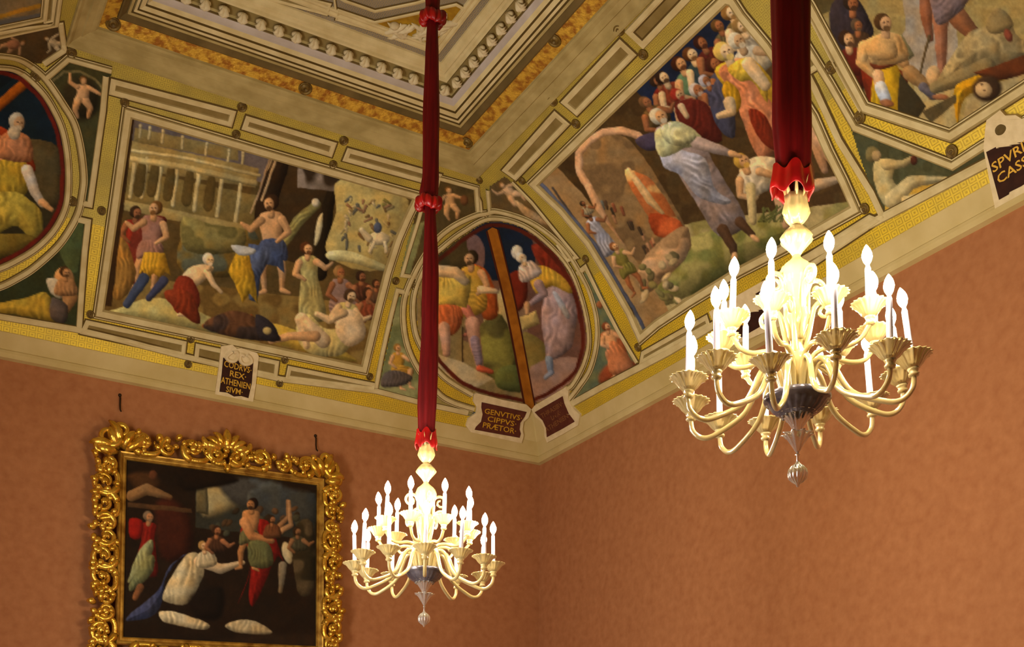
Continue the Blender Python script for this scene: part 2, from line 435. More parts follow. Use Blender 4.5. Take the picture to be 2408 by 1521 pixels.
class Canvas:
    def __init__(s, x0, y0, x1, y1):
        s.x0, s.y0 = x0, y0; s.w = x1 - x0; s.h = y1 - y0
        s.A = np.zeros((s.h, s.w, 3), np.float32) + 90; s.M = None
        s.n1 = smooth_noise(s.h, s.w, 26, 1); s.n2 = smooth_noise(s.h, s.w, 7, 2); s.n3 = smooth_noise(s.h, s.w, 3, 3)
        s.w1, s.w2 = smooth_noise(s.h, s.w, 22, 4), smooth_noise(s.h, s.w, 22, 5); s.w3, s.w4 = smooth_noise(s.h, s.w, 6, 6), smooth_noise(s.h, s.w, 6, 7)
    def box(s, x0, y0, x1, y1, m=6):
        a = max(0, int(x0 - s.x0 - m)); b = min(s.w, int(x1 - s.x0 + m)); c = max(0, int(y0 - s.y0 - m)); d = min(s.h, int(y1 - s.y0 + m))
        if b <= a or d <= c: return None
        X, Y = np.meshgrid(np.arange(a, b) + s.x0 + .5, np.arange(c, d) + s.y0 + .5)
        sl = (slice(c, d), slice(a, b))
        X = X + 2.2 * (s.w1[sl] - .5) + 1.2 * (s.w3[sl] - .5); Y = Y + 2.2 * (s.w2[sl] - .5) + 1.2 * (s.w4[sl] - .5)
        return (slice(c, d), slice(a, b)), X, Y
    def clip(s, poly, g=9):
        P = grow(poly, g); s.M = np.zeros((s.h, s.w), np.float32)
        a = max(0, int(P[:, 0].min() - s.x0) - 1); b = min(s.w, int(P[:, 0].max() - s.x0) + 2); c = max(0, int(P[:, 1].min() - s.y0) - 1); d = min(s.h, int(P[:, 1].max() - s.y0) + 2)
        X, Y = np.meshgrid(np.arange(a, b) + s.x0 + .5, np.arange(c, d) + s.y0 + .5)
        s.M[c:d, a:b] = inside(X, Y, P)
    def put(s, sl, al, col, d=None, wid=10, X=None, Y=None, vol=1.0, fold=0, fdir=(1, 0), alt=None):
        c = np.zeros(al.shape + (3,), np.float32) + np.asarray(col, np.float32)
        n = s.n1[sl] * .5 + s.n2[sl] * .35 + s.n3[sl] * .15
        k = .93 + .34 * (n - .5)
        tint = np.stack([1 + .10 * (s.w1[sl] - .5), 1 + 0 * n, 1 - .16 * (s.w1[sl] - .5)], -1)
        if d is not None and vol:
            t = np.clip(d / wid, 0, 1); gy_, gx_ = np.gradient(d) if min(d.shape) > 2 else (0 * d, 0 * d)
            k = k * (1 - .22 * vol * (1 - t) + .34 * vol * (1 - t) * np.clip(gx_ * .6 + gy_ * .65, -1, 1) + .07 * vol)
            gx = (X - X.mean()) / (np.ptp(X) + 1); gy = (Y - Y.mean()) / (np.ptp(Y) + 1)
            k = k * (1 + vol * .30 * (-(gx * .8 + gy * .5)))
        if fold:
            ph = (X * fdir[0] + Y * fdir[1]) / (fold * .95) + s.n1[sl] * 1.6 + s.n2[sl] * .2
            f = .5 + .5 * np.sin(ph * 2 * math.pi)
            am = .34 * np.clip(s.w2[sl] * 1.6 - .35, 0, 1); k = k * (1 - am * .55 + am * f ** 1.3)
        c *= k[..., None] * tint
        if alt is not None:
            m = np.clip((s.n1[sl] - .45) * 5, 0, 1)[..., None]
            c = c * (1 - m) + np.asarray(alt, np.float32) * k[..., None] * m
        if s.M is not None: al = al * s.M[sl]
        al = al[..., None]
        s.A[sl] = s.A[sl] * (1 - al) + c * al
    def sdf(s, X, Y, P):
        P = np.asarray(P, float); n = len(P)
        D = np.full(X.shape, 1e9)
        for i in range(n):
            a = P[i]; b = P[(i + 1) % n]; e = b - a
            t = np.clip(((X - a[0]) * e[0] + (Y - a[1]) * e[1]) / (e @ e + 1e-9), 0, 1)
            D = np.minimum(D, (X - a[0] - t * e[0]) ** 2 + (Y - a[1] - t * e[1]) ** 2)
        D = np.sqrt(D)
        return np.where(inside(X, Y, P), D, -D)
    def poly(s, P, col, soft=2.0, wid=None, curve=True, **k):
        P = np.asarray(P, float)
        if curve and len(P) > 2: P = catmull(P, 4, True)
        r = s.box(*P.min(0), *P.max(0))
        if r is None: return
        sl, X, Y = r; d = s.sdf(X, Y, P)
        if wid is None: wid = max(4, .28 * min(np.ptp(P[:, 0]), np.ptp(P[:, 1])))
        s.put(sl, np.clip(d / soft + .5, 0, 1), col, d, wid, X, Y, **k)
    def ell(s, cx, cy, rx, ry, col, ang=0, soft=2.0, **k):
        R = max(rx, ry); r = s.box(cx - R, cy - R, cx + R, cy + R)
        if r is None: return
        sl, X, Y = r; a = math.radians(ang)
        u = (X - cx) * math.cos(a) + (Y - cy) * math.sin(a); v = -(X - cx) * math.sin(a) + (Y - cy) * math.cos(a)
        d = (1 - np.sqrt((u / rx) ** 2 + (v / ry) ** 2)) * min(rx, ry)
        s.put(sl, np.clip(d / soft + .5, 0, 1), col, d, min(rx, ry) * .7, X, Y, **k)
    def limb(s, P, R, col, soft=1.8, **k):
        P = np.asarray(P, float); R = np.broadcast_to(np.asarray(R, float), (len(P),))
        m = R.max(); r = s.box(P[:, 0].min() - m, P[:, 1].min() - m, P[:, 0].max() + m, P[:, 1].max() + m)
        if r is None: return
        sl, X, Y = r; d = np.full(X.shape, -1e9)
        for i in range(len(P) - 1):
            e = P[i + 1] - P[i]
            t = np.clip(((X - P[i][0]) * e[0] + (Y - P[i][1]) * e[1]) / (e @ e + 1e-9), 0, 1)
            d = np.maximum(d, R[i] + (R[i + 1] - R[i]) * t - np.hypot(X - P[i][0] - t * e[0], Y - P[i][1] - t * e[1]))
        s.put(sl, np.clip(d / soft + .5, 0, 1), col, d, m * .9, X, Y, **k)
    def sample(s, x, y):
        x = np.clip(x - s.x0 - .5, 0, s.w - 1.001); y = np.clip(y - s.y0 - .5, 0, s.h - 1.001)
        xi = x.astype(int); yi = y.astype(int); fx = (x - xi)[:, None]; fy = (y - yi)[:, None]
        A = s.A
        c = (A[yi, xi] * (1 - fx) + A[yi, xi + 1] * fx) * (1 - fy) + (A[yi + 1, xi] * (1 - fx) + A[yi + 1, xi + 1] * fx) * fy
        return srgb(np.clip(c * PAINT_GAIN, 0, 255))

PAINT_GAIN = 1.06
E_OPEN = [(300, 263), (620, 357), (912, 441), (984, 461), (960, 510), (937, 563), (912, 641), (888, 735), (856, 869), (700, 836), (470, 787), (232, 737), (250, 613), (273, 455)]
R_OPEN = [(1254, 432), (1480, 212), (1705, -5), (1722, 0), (1745, 35), (1803, 105), (1860, 187), (1915, 275), (1950, 355), (1985, 425), (2014, 491), (1904, 553), (1737, 640), (1620, 712), (1545, 762), (1507, 795), (1480, 735), (1440, 664), (1384, 572), (1320, 495)]
T_IN = [(1158, 524), (1241, 546), (1320, 619), (1356, 691), (1376, 784), (1368, 842), (1341, 895), (1262, 944), (1231, 946), (1112, 917), (1056, 880), (1018, 836), (988, 776), (986, 690), (1018, 617), (1046, 592), (1095, 555)]
L_IN = [(-60, 172), (0, 166), (44, 179), (92, 222), (122, 270), (140, 318), (150, 384), (150, 451), (142, 493), (118, 537), (82, 574), (40, 601), (0, 621), (-60, 636), (-70, 400)]
Q_OPEN = [(1780, -170), (1845, -80), (1906, 12), (1972, 134), (2036, 252), (2236, 318), (2408, 207), (2520, 130), (2600, -60), (2560, -240), (1860, -240)]
S_A = [(120, 186), (163, 146), (258, 172), (243, 240), (231, 340), (216, 440), (208, 474), (196, 474), (199, 410), (190, 340), (174, 290), (148, 240)]
S_B = [(183, 516), (202, 522), (190, 610), (176, 768), (90, 750), (-60, 726), (-60, 694), (0, 680), (79, 638), (138, 590), (168, 550)]
S_C = [(985, 490), (1030, 424), (1116, 447), (1119, 492), (1080, 514), (1040, 545), (1000, 585), (965, 640), (945, 642), (962, 570)]
S_D = [(938, 700), (950, 704), (951, 780), (972, 862), (1018, 924), (1060, 950), (1112, 970), (1104, 974), (1000, 944), (892, 918), (905, 860), (925, 770)]
S_E = [(1156, 440), (1187, 420), (1212, 440), (1252, 486), (1300, 545), (1352, 604), (1340, 600), (1300, 556), (1243, 518), (1200, 500), (1158, 490)]
S_F = [(1378, 646), (1392, 652), (1430, 728), (1468, 805), (1500, 862), (1430, 902), (1350, 944), (1362, 918), (1393, 866), (1408, 808), (1408, 750), (1396, 696)]
S_G = [(2008, 308), (2238, 394), (2316, 350), (2318, 380), (2200, 440), (2082, 502), (2052, 436), (2028, 372)]
S_H = [(-60, 90), (60, 70), (140, 60), (148, 112), (120, 128), (92, 146), (60, 132), (0, 122), (-60, 124)]
S_I = [(-60, -60), (108, -60), (98, 36), (-60, 66)]
cv = Canvas(-80, -260, 2640, 1660)
SK = (214, 168, 118); SKD = (160, 104, 66); SKP = (226, 196, 150)

def fig(hx, hy, s, ang=0, robe=(120, 60, 40), skin=SK, hair=(70, 44, 24), kind='stand', cloak=None, flip=1, arm='b', legs=None, nude=False):
    a = math.radians(ang); ca, sa = math.cos(a), math.sin(a)
    def q(u, v): u *= flip; return (hx + s * (u * ca + v * sa), hy + s * (-u * sa + v * ca))
    fd = (ca, -sa)
    if kind == 'bust':
        cv.poly([q(-.9, 1.0), q(-.3, .6), q(.4, .6), q(1.0, 1.0), q(1.2, 2.4), q(-1.1, 2.4)], robe, fold=s * .5, fdir=fd)
    elif kind == 'stand':
        if cloak is not None: cv.poly([q(-1.0, .7), q(.2, .6), q(1.3, 1.2), q(1.7, 3.5), q(1.5, 5.6), q(.2, 5.8), q(-.6, 3)], cloak, fold=s * .6, fdir=fd)
        if nude or legs is not None:
            lg = legs or skin
            cv.limb([q(-.35, 3.2), q(-.55, 4.8), q(-.5, 6.2)], [s * .42, s * .3, s * .16], lg)
            cv.limb([q(.4, 3.2), q(.85, 4.7), q(.75, 6.2)], [s * .42, s * .3, s * .16], lg)
            cv.limb([q(-.5, 6.2), q(-1.0, 6.45)], [s * .2, s * .12], lg); cv.limb([q(.75, 6.2), q(1.25, 6.4)], [s * .2, s * .12], lg)
            cv.poly([q(-.8, .8), q(0, .55), q(.85, .8), q(.75, 2.4), q(.6, 3), q(-.6, 3), q(-.7, 2.2)], skin if nude else robe)
            cv.poly([q(-.8, 2.7), q(.8, 2.6), q(1.0, 4.0), q(0, 3.8), q(-.95, 4.1)], robe, fold=s * .4, fdir=fd)
        else:
            cv.poly([q(-.85, .85), q(0, .6), q(.85, .85), q(.8, 2.3), q(1.2, 4.4), q(1.3, 6.2), q(0, 6.35), q(-1.0, 6.1), q(-.9, 4), q(-.65, 2.3)], robe, fold=s * .55, fdir=fd)
    elif kind == 'sit':
        if cloak is not None: cv.poly([q(-1.0, .8), q(.1, .6), q(-.4, 3), q(-.7, 4.6), q(-1.8, 4.4), q(-1.7, 2.4)], cloak, fold=s * .5, fdir=fd)
        cv.poly([q(-.8, .85), q(0, .6), q(.8, .85), q(.75, 2.5), q(.5, 3.1), q(-.8, 3.1)], skin if nude else robe)
        cv.poly([q(-.9, 2.5), q(.6, 2.4), q(2.0, 2.9), q(2.1, 3.6), q(1.5, 4.2), q(.4, 4.4), q(-.9, 3.9)], robe, fold=s * .5, fdir=(ca * .5 - sa, -sa * .5 - ca))
        lg = legs or skin
        cv.limb([q(1.7, 3.2), q(1.5, 4.4), q(1.65, 5.4)], [s * .38, s * .3, s * .16], lg); cv.limb([q(1.65, 5.4), q(2.3, 5.6)], [s * .18, s * .1], lg)
        cv.limb([q(.6, 3.8), q(.2, 4.6), q(.4, 5.6)], [s * .38, s * .3, s * .16], lg); cv.limb([q(.4, 5.6), q(1.0, 5.8)], [s * .18, s * .1], lg)
    elif kind == 'bend':
        cv.poly([q(-.3, .4), q(.5, .8), q(-.6, 2.2), q(-1.8, 2.8), q(-2.6, 2.1), q(-1.8, .9)], skin if nude else robe)
        cv.poly([q(-1.4, 1.9), q(-2.7, 1.7), q(-3.2, 3.6), q(-2.6, 5.0), q(-1.0, 5.0), q(-.6, 3.6)], robe, fold=s * .5, fdir=fd)
        cv.limb([q(-1.6, 4.2), q(-1.2, 5.0), q(-2.4, 5.2)], [s * .35, s * .3, s * .16], skin)
        cv.limb([q(-.1, 1.1), q(.5, 2.2), q(1.3, 2.9)], [s * .32, s * .22, s * .14], skin)
        arm = ''
    if 'l' in arm or 'b' in arm: cv.limb([q(-.75, 1.15), q(-1.15, 2.1), q(-.35, 2.7)], [s * .30, s * .24, s * .15], skin)
    if 'r' in arm or 'b' in arm: cv.limb([q(.75, 1.15), q(1.5, 1.75), q(2.1, 1.3)], [s * .30, s * .23, s * .14], skin)
    if 'u' in arm: cv.limb([q(.75, 1.1), q(1.4, .4), q(1.3, -.7)], [s * .3, s * .22, s * .14], skin)
    cv.limb([q(0, .3), q(0, .8)], s * .26, skin)
    cv.ell(*q(-.12, -.1), s * .5, s * .56, hair, -ang)
    cv.ell(*q(.1, .04), s * .36, s * .46, skin, -ang)
    cv.ell(*q(.12, .34), s * .22, s * .2, tuple(np.array(hair) * .8 + np.array(skin) * .2), -ang, vol=0)
    for du in (-.02, .24): cv.ell(*q(du, -.04), s * .07, s * .045, (70, 44, 30), -ang, soft=1.5, vol=0)
    cv.limb([q(.13, 0), q(.17, .16)], s * .035, tuple(np.array(skin) * .78), vol=0)

def rect(P, col, **k): cv.poly(P, col, curve=False, **k)

# large scene over the end wall: a round portico, soldiers and townsfolk
def paint_end():
    cv.clip(E_OPEN)
    rect([(230, 250), (1000, 250), (1000, 900), (220, 900)], (96, 78, 42), vol=0)
    rect([(300, 265), (640, 350), (620, 430), (300, 350)], (112, 104, 104), vol=0)
    rect([(308, 330), (610, 395), (600, 440), (300, 395)], (170, 150, 92), vol=.4)
    rect([(318, 300), (560, 350), (560, 378), (312, 332)], (150, 134, 84), vol=.3)
    rect([(296, 395), (610, 460), (585, 560), (290, 470)], (140, 122, 70), vol=.3)
    for x, y in ((318, 372), (345, 372), (380, 380), (418, 392), (468, 404), (522, 418), (566, 430)):
        h = 90
        cv.limb([(x, y), (x - 12, y + h)], 5, (206, 190, 136))
    for x, y in ((331, 385), (362, 386), (400, 396), (444, 408), (495, 420)):
        cv.poly([(x - 8, y + 4), (x, y - 8), (x + 12, y + 4), (x + 4, y + 72), (x - 18, y + 66)], (100, 84, 44), vol=.4)
    cv.limb([(300, 372), (430, 392), (600, 430)], 7, (196, 178, 120))
    cv.limb([(304, 352), (440, 372), (610, 412)], 4, (206, 190, 134))
    for x, y in ((330, 300), (352, 304), (384, 312), (430, 326), (486, 342), (538, 356), (572, 362)):
        cv.limb([(x, y), (x - 2, y + 22)], 3.5, (196, 182, 134)); cv.ell(x, y - 4, 4, 5, (200, 186, 140))
    rect([(286, 468), (590, 530), (575, 552), (282, 492)], (176, 158, 100), vol=.4)
    # dark obelisk, fluted shaft and tree
    rect([(640, 370), (790, 400), (760, 640), (640, 600), (600, 500)], (66, 50, 28), vol=.3)
    for k in range(3): cv.limb([(640 + k * 16, 372 + k * 4), (590 + k * 14, 500)], 3, (176, 150, 110))
    cv.poly([(610, 440), (650, 375), (680, 380), (640, 500), (600, 520)], (48, 34, 20))
    cv.limb([(615, 470), (650, 372)], 3.4, (190, 162, 120)); cv.limb([(602, 470), (636, 370)], 2.4, (170, 140, 104))
    cv.limb([(745, 480), (700, 520), (662, 585)], [10, 13, 8], (150, 142, 84), fold=9, fdir=(.7, .7))
    cv.ell(742, 476, 9, 10, (220, 210, 180)); cv.ell(662, 588, 7, 7, (226, 216, 176))
    cv.limb([(800, 400), (772, 480), (760, 560), (750, 640)], [12, 14, 16, 20], (36, 28, 16))
    for a in ((800, 430, 850, 425), (796, 450, 840, 470), (790, 430, 740, 420), (800, 420, 830, 445)):
        cv.limb([(a[0], a[1]), (a[2], a[3])], [4, 1.2], (36, 28, 16))
    rect([(700, 395), (800, 405), (790, 450), (700, 440)], (60, 48, 34), alt=(150, 140, 130), vol=0)
    cv.poly([(745, 520), (760, 500), (752, 560), (738, 575)], (216, 204, 158))
    # ground
    rect([(240, 640), (880, 720), (860, 880), (230, 750)], (150, 124, 66), vol=0, alt=(112, 88, 44))
    cv.poly([(560, 540), (600, 545), (610, 640), (430, 640), (440, 540)], (120, 100, 48), alt=(90, 96, 80))
    cv.poly([(430, 510), (500, 528), (575, 540), (560, 590), (440, 590)], (150, 138, 80), alt=(110, 104, 60))
    cv.poly([(290, 720), (380, 700), (520, 760), (500, 785), (380, 760), (260, 738)], (190, 178, 112))
    cv.poly([(640, 760), (760, 800), (840, 850), (700, 822), (600, 790)], (196, 166, 70))
    # hanging cloth with a small hill battle
    cv.poly([(800, 420), (960, 470), (900, 630), (770, 600), (790, 500)], (198, 180, 112), vol=.4)
    cv.poly([(775, 590), (830, 592), (905, 622), (900, 636), (830, 618), (770, 608)], (214, 208, 150))
    for i in range(60):
        x = 800 + 125 * random.random(); y = 462 + 125 * random.random(); L = 6 + 12 * random.random(); q = random.uniform(-1.2, 1.2)
        cv.limb([(x, y), (x + L * math.sin(q), y + L * math.cos(q))], [4, 2.5], random.choice([(190, 172, 116), (150, 132, 88), (134, 104, 62), (108, 106, 92), (206, 188, 140), (128, 122, 66), (160, 120, 84)]))
    cv.ell(890, 560, 26, 16, (222, 206, 164)); cv.limb([(868, 560), (850, 540)], [9, 6], (222, 206, 164)); cv.limb([(880, 570), (870, 590)], 4, (222, 206, 164)); cv.limb([(904, 570), (908, 592)], 4, (222, 206, 164))
    cv.ell(888, 535, 10, 13, (84, 92, 112))
    # people
    fig(320, 500, 26, -6, (150, 50, 34), SKD, (56, 40, 24), 'stand')
    fig(364, 490, 30, -6, (162, 118, 100), SK, (110, 76, 36), 'stand', cloak=(110, 46, 34), flip=-1, legs=(206, 158, 108))
    rect([(338, 592), (388, 594), (402, 646), (388, 640), (376, 652), (362, 642), (346, 654), (336, 640), (326, 648)], (206, 160, 46), fold=9)
    cv.limb([(338, 655), (298, 715)], [13, 9], (70, 82, 112)); cv.limb([(385, 660), (350, 700)], [11, 8], (66, 70, 98))
    cv.poly([(250, 570), (290, 560), (320, 640), (290, 700), (262, 690)], (176, 130, 60), fold=12)
    fig(492, 610, 26, -4, (138, 52, 30), SKP, (226, 216, 196), 'bend', nude=True)
    fig(636, 478, 33, 3, (72, 84, 118), SK, (62, 42, 24), 'stand', nude=True, flip=-1)
    rect([(584, 572), (640, 580), (664, 596), (668, 640), (650, 626), (628, 622), (612, 650), (604, 712), (586, 704), (578, 640)], (78, 92, 128), fold=13)
    rect([(556, 590), (586, 600), (598, 650), (606, 716), (586, 690), (570, 712), (552, 668), (536, 640)], (206, 162, 44), fold=12)
    cv.poly([(545, 575), (600, 585), (590, 600), (560, 598)], (206, 208, 204))
    fig(722, 585, 27, 3, (176, 164, 104), SK, (86, 52, 28), 'stand')
    fig(800, 640, 25, 0, (146, 120, 110), SKD, (150, 116, 70), 'sit'); fig(850, 650, 22, 0, (92, 54, 34), SKD, (60, 40, 26), 'bust')
    fig(866, 690, 24, 0, (128, 66, 40), SKD, (58, 38, 24), 'bust'); fig(885, 668, 18, 0, (96, 70, 50), SKD, (58, 38, 24), 'bust')
    # reclining man at the front, bundle and dark armour
    cv.poly([(700, 745), (730, 740), (760, 770), (800, 775), (830, 800), (800, 835), (740, 835), (700, 800)], (214, 196, 126), fold=16)
    fig(824, 696, 27, -14, (206, 190, 120), SKP, (74, 54, 36), 'bust', nude=False)
    cv.poly([(800, 730), (845, 735), (858, 790), (820, 815), (790, 780)], SKP)
    cv.limb([(806, 735), (775, 752), (745, 738)], [12, 9, 6], SKP); cv.limb([(760, 800), (708, 750), (722, 812)], [18, 15, 8], SKP)
    cv.limb([(740, 790), (680, 790), (636, 802)], [13, 10, 6], SK)
    cv.limb([(480, 765), (540, 752), (590, 742)], [5, 6, 4], (168, 92, 38)); cv.poly([(500, 745), (560, 730), (620, 760), (660, 800), (560, 795), (480, 770)], (66, 52, 46), alt=(92, 62, 40), fold=20)
    cv.poly([(600, 740), (640, 760), (655, 800), (610, 795)], (50, 44, 46)); cv.ell(628, 778, 10, 9, (190, 170, 110))
    cv.poly([(395, 680), (450, 690), (470, 760), (430, 740), (388, 700)], (140, 58, 30), fold=14)
    rect([(300, 255), (318, 262), (262, 720), (236, 718), (252, 590)], (62, 42, 20), vol=0)
    rect([(976, 460), (986, 466), (868, 875), (846, 862), (882, 735), (912, 620), (945, 530)], (132, 76, 44), vol=0, fold=9, fdir=(.3, 1))
paint_end()

# large scene over the right wall: burning city through an arch, a robed elder before a crowd
def paint_right():
    cv.clip(R_OPEN)
    rect([(1240, -40), (2050, -40), (2050, 830), (1240, 830)], (86, 66, 36), vol=0, alt=(70, 52, 28))
    rect([(1480, 200), (1720, -30), (1800, 60), (1600, 300)], (30, 40, 66), vol=0)
    # ground
    rect([(1500, 800), (1470, 560), (1640, 520), (2030, 470), (1990, 500), (1540, 770)], (150, 142, 84), vol=0, alt=(176, 160, 110))
    cv.poly([(1620, 560), (1800, 520), (1900, 540), (1720, 640), (1560, 720), (1560, 640)], (120, 120, 62), alt=(148, 140, 84))
    # arch
    a = [(1290, 400), (1352, 352), (1440, 298), (1500, 320), (1560, 400), (1640, 540), (1640, 600)]
    cv.poly([(1370, 350), (1440, 310), (1500, 350), (1560, 440), (1625, 560), (1610, 600), (1560, 640), (1500, 620), (1440, 540), (1380, 440)], (160, 126, 80), alt=(120, 96, 64), vol=.4)
    cv.poly([(1470, 400), (1530, 420), (1580, 490), (1600, 540), (1540, 520), (1500, 470)], (206, 120, 64), alt=(230, 180, 110))
    cv.limb([(1480, 400), (1530, 470), (1560, 500)], [6, 10, 4], (232, 196, 140)); cv.poly([(1530, 500), (1600, 520), (1600, 560), (1540, 550)], (150, 64, 30), alt=(196, 96, 50))
    for i in range(26):
        t = random.random(); x = 1400 + 150 * t + 20 * random.random(); y = 440 + 150 * t + 30 * random.random()
        cv.limb([(x, y), (x + 6, y + 16)], [4, 3], random.choice([(90, 66, 44), (66, 54, 40), (176, 128, 88), (112, 112, 100), (150, 90, 60)]))
    cv.limb([(1530, 340), (1500, 318), (1462, 306), (1420, 310), (1385, 330), (1362, 360), (1362, 400), (1385, 440)], 9, (222, 174, 130))
    cv.limb([(1385, 440), (1430, 530), (1500, 640)], 9, (206, 160, 116))
    cv.poly([(1262, 425), (1310, 390), (1560, 700), (1545, 770), (1515, 765), (1400, 580)], (176, 142, 94), vol=.3)
    cv.limb([(1300, 440), (1440, 640)], 2.5, (70, 64, 60))
    cv.poly([(1560, 560), (1610, 530), (1625, 560), (1610, 610), (1560, 660), (1520, 690), (1500, 650), (1520, 600)], (208, 168, 124), alt=(150, 120, 84))
    for i in range(22):
        x = 1510 + 90 * random.random(); y = 600 + 110 * random.random()
        cv.ell(x, y, 8 + 8 * random.random(), 5 + 6 * random.random(), random.choice([(186, 160, 112), (132, 124, 76), (208, 184, 136), (110, 100, 66)]), random.random() * 180)
    fig(1384, 505, 17, 30, (178, 178, 190), SKD, (60, 44, 30), 'stand'); fig(1446, 580, 19, 28, (128, 118, 54), SK, (130, 84, 50), 'stand', legs=(160, 100, 60))
    fig(1372, 478, 12, 30, (170, 160, 130), SKD, (50, 40, 30), 'bust')
    # crowd in the upper corner
    for (x, y, s, rb, sk, hr) in ((1545, 190, 27, (120, 40, 30), SKD, (52, 36, 24)), (1560, 182, 30, (128, 62, 40), SKP, (48, 32, 22)), (1520, 240, 26, (92, 72, 40), SKD, (110, 80, 50)), (1600, 150, 32, (96, 126, 92), SK, (70, 38, 22)),
                                  (1626, 128, 31, (48, 64, 70), SKP, (96, 60, 30)), (1650, 100, 30, (86, 36, 28), SKD, (58, 30, 22)), (1690, 60, 28, (96, 86, 56), SKD, (96, 70, 36)), (1718, 30, 34, (130, 110, 66), SKP, (150, 110, 56)),
                                  (1744, 62, 32, (150, 140, 120), SKP, (140, 112, 66)), (1736, 96, 36, (190, 180, 156), (196, 160, 116), (216, 206, 178)), (1680, 150, 30, (70, 72, 92), SKD, (78, 42, 28)), (1640, 212, 30, (100, 36, 28), SKD, (196, 186, 176)),
                                  (1596, 222, 28, (140, 50, 36), SK, (170, 56, 40)), (1660, 190, 26, (66, 66, 88), SKD, (188, 182, 186))):
        fig(x, y, s, 30, rb, sk, hr, 'bust')
    cv.poly([(1590, 240), (1660, 240), (1700, 330), (1640, 320), (1600, 290)], (104, 40, 30), fold=18)
    cv.poly([(1690, 180), (1720, 200), (1730, 320), (1690, 300), (1670, 240)], (72, 74, 98), fold=16)
    cv.limb([(1602, 250), (1616, 272)], [9, 6], SKP)
    # lady in rose and yellow
    fig(1706, 122, 42, 27, (216, 140, 96), SKP, (226, 196, 104), 'stand', cloak=(206, 166, 48), arm='')
    cv.poly([(1712, 160), (1760, 134), (1800, 180), (1806, 240), (1770, 190), (1740, 190)], (212, 178, 62), fold=16)
    cv.poly([(1708, 190), (1736, 210), (1744, 240), (1730, 264), (1700, 220)], (200, 152, 34), fold=12)
    cv.limb([(1762, 150), (1800, 200)], [17, 13], SKP); cv.limb([(1716, 240), (1722, 262), (1690, 272)], [14, 11, 7], SKP)
    cv.poly([(1760, 260), (1800, 270), (1830, 350), (1790, 330)], (136, 48, 24), fold=12)
    # kneeling figure with pale back
    cv.poly([(1740, 400), (1770, 370), (1816, 370), (1890, 400), (1900, 470), (1870, 520), (1850, 450), (1800, 440), (1780, 470), (1756, 460)], (214, 190, 146), fold=40)
    fig(1748, 378, 34, 24, (206, 190, 160), SK, (206, 166, 70), 'bust')
    cv.limb([(1766, 440), (1772, 520)], [12, 9], (190, 176, 130)); cv.limb([(1830, 450), (1850, 530)], [16, 9], (196, 160, 120))
    for i in range(14): cv.limb([(1780 + 60 * random.random(), 520), (1790 + 60 * random.random(), 480 + 20 * random.random())], 2, (92, 96, 50))
    # robed elder with outstretched arms
    cv.poly([(1495, 328), (1540, 310), (1556, 345), (1520, 352)], (70, 62, 84))
    cv.poly([(1545, 300), (1600, 292), (1640, 310), (1690, 400), (1750, 500), (1745, 540), (1690, 555), (1640, 480), (1590, 400), (1552, 350)], (168, 150, 146), fold=26, fdir=(.9, -.4))
    cv.poly([(1550, 320), (1600, 350), (1660, 372), (1680, 440), (1720, 470), (1700, 480), (1640, 460), (1600, 410), (1560, 390)], (186, 188, 206), fold=20, fdir=(.5, -.9))
    cv.poly([(1556, 296), (1602, 286), (1650, 320), (1640, 342), (1590, 345), (1562, 330)], (206, 208, 158), fold=22)
    cv.limb([(1640, 335), (1690, 350), (1722, 362)], [15, 12, 7], (176, 156, 146)); cv.limb([(1720, 360), (1742, 366)], [8, 5], SK)
    cv.limb([(1700, 540), (1724, 580), (1728, 608)], [14, 10, 7], (84, 60, 40)); cv.limb([(1740, 520), (1770, 552)], [12, 8], (84, 60, 40)); cv.ell(1728, 604, 8, 12, SK); cv.ell(1776, 560, 13, 7, SK, 30)
    fig(1552, 274, 36, 28, (206, 208, 158), SK, (214, 206, 180), 'bust', arm='')
    cv.poly([(1556, 296), (1602, 290), (1640, 320), (1600, 342), (1565, 330)], (210, 214, 168), fold=22)
    # right end figures
    cv.limb([(1906, 300), (1925, 350), (1940, 400)], [17, 13, 8], (196, 150, 110)); cv.limb([(1925, 330), (1958, 380)], [14, 9], (190, 144, 104)); cv.limb([(1900, 440), (1940, 430), (1975, 420)], [16, 12, 7], (190, 160, 124))
    cv.poly([(1890, 330), (1916, 400), (1910, 440), (1890, 420)], (150, 90, 50))
    # border of the painted frame
    cv.limb([(1266, 424), (1330, 492), (1400, 574), (1450, 660), (1490, 724), (1516, 774)], 4.5, (90, 96, 116))
paint_right()

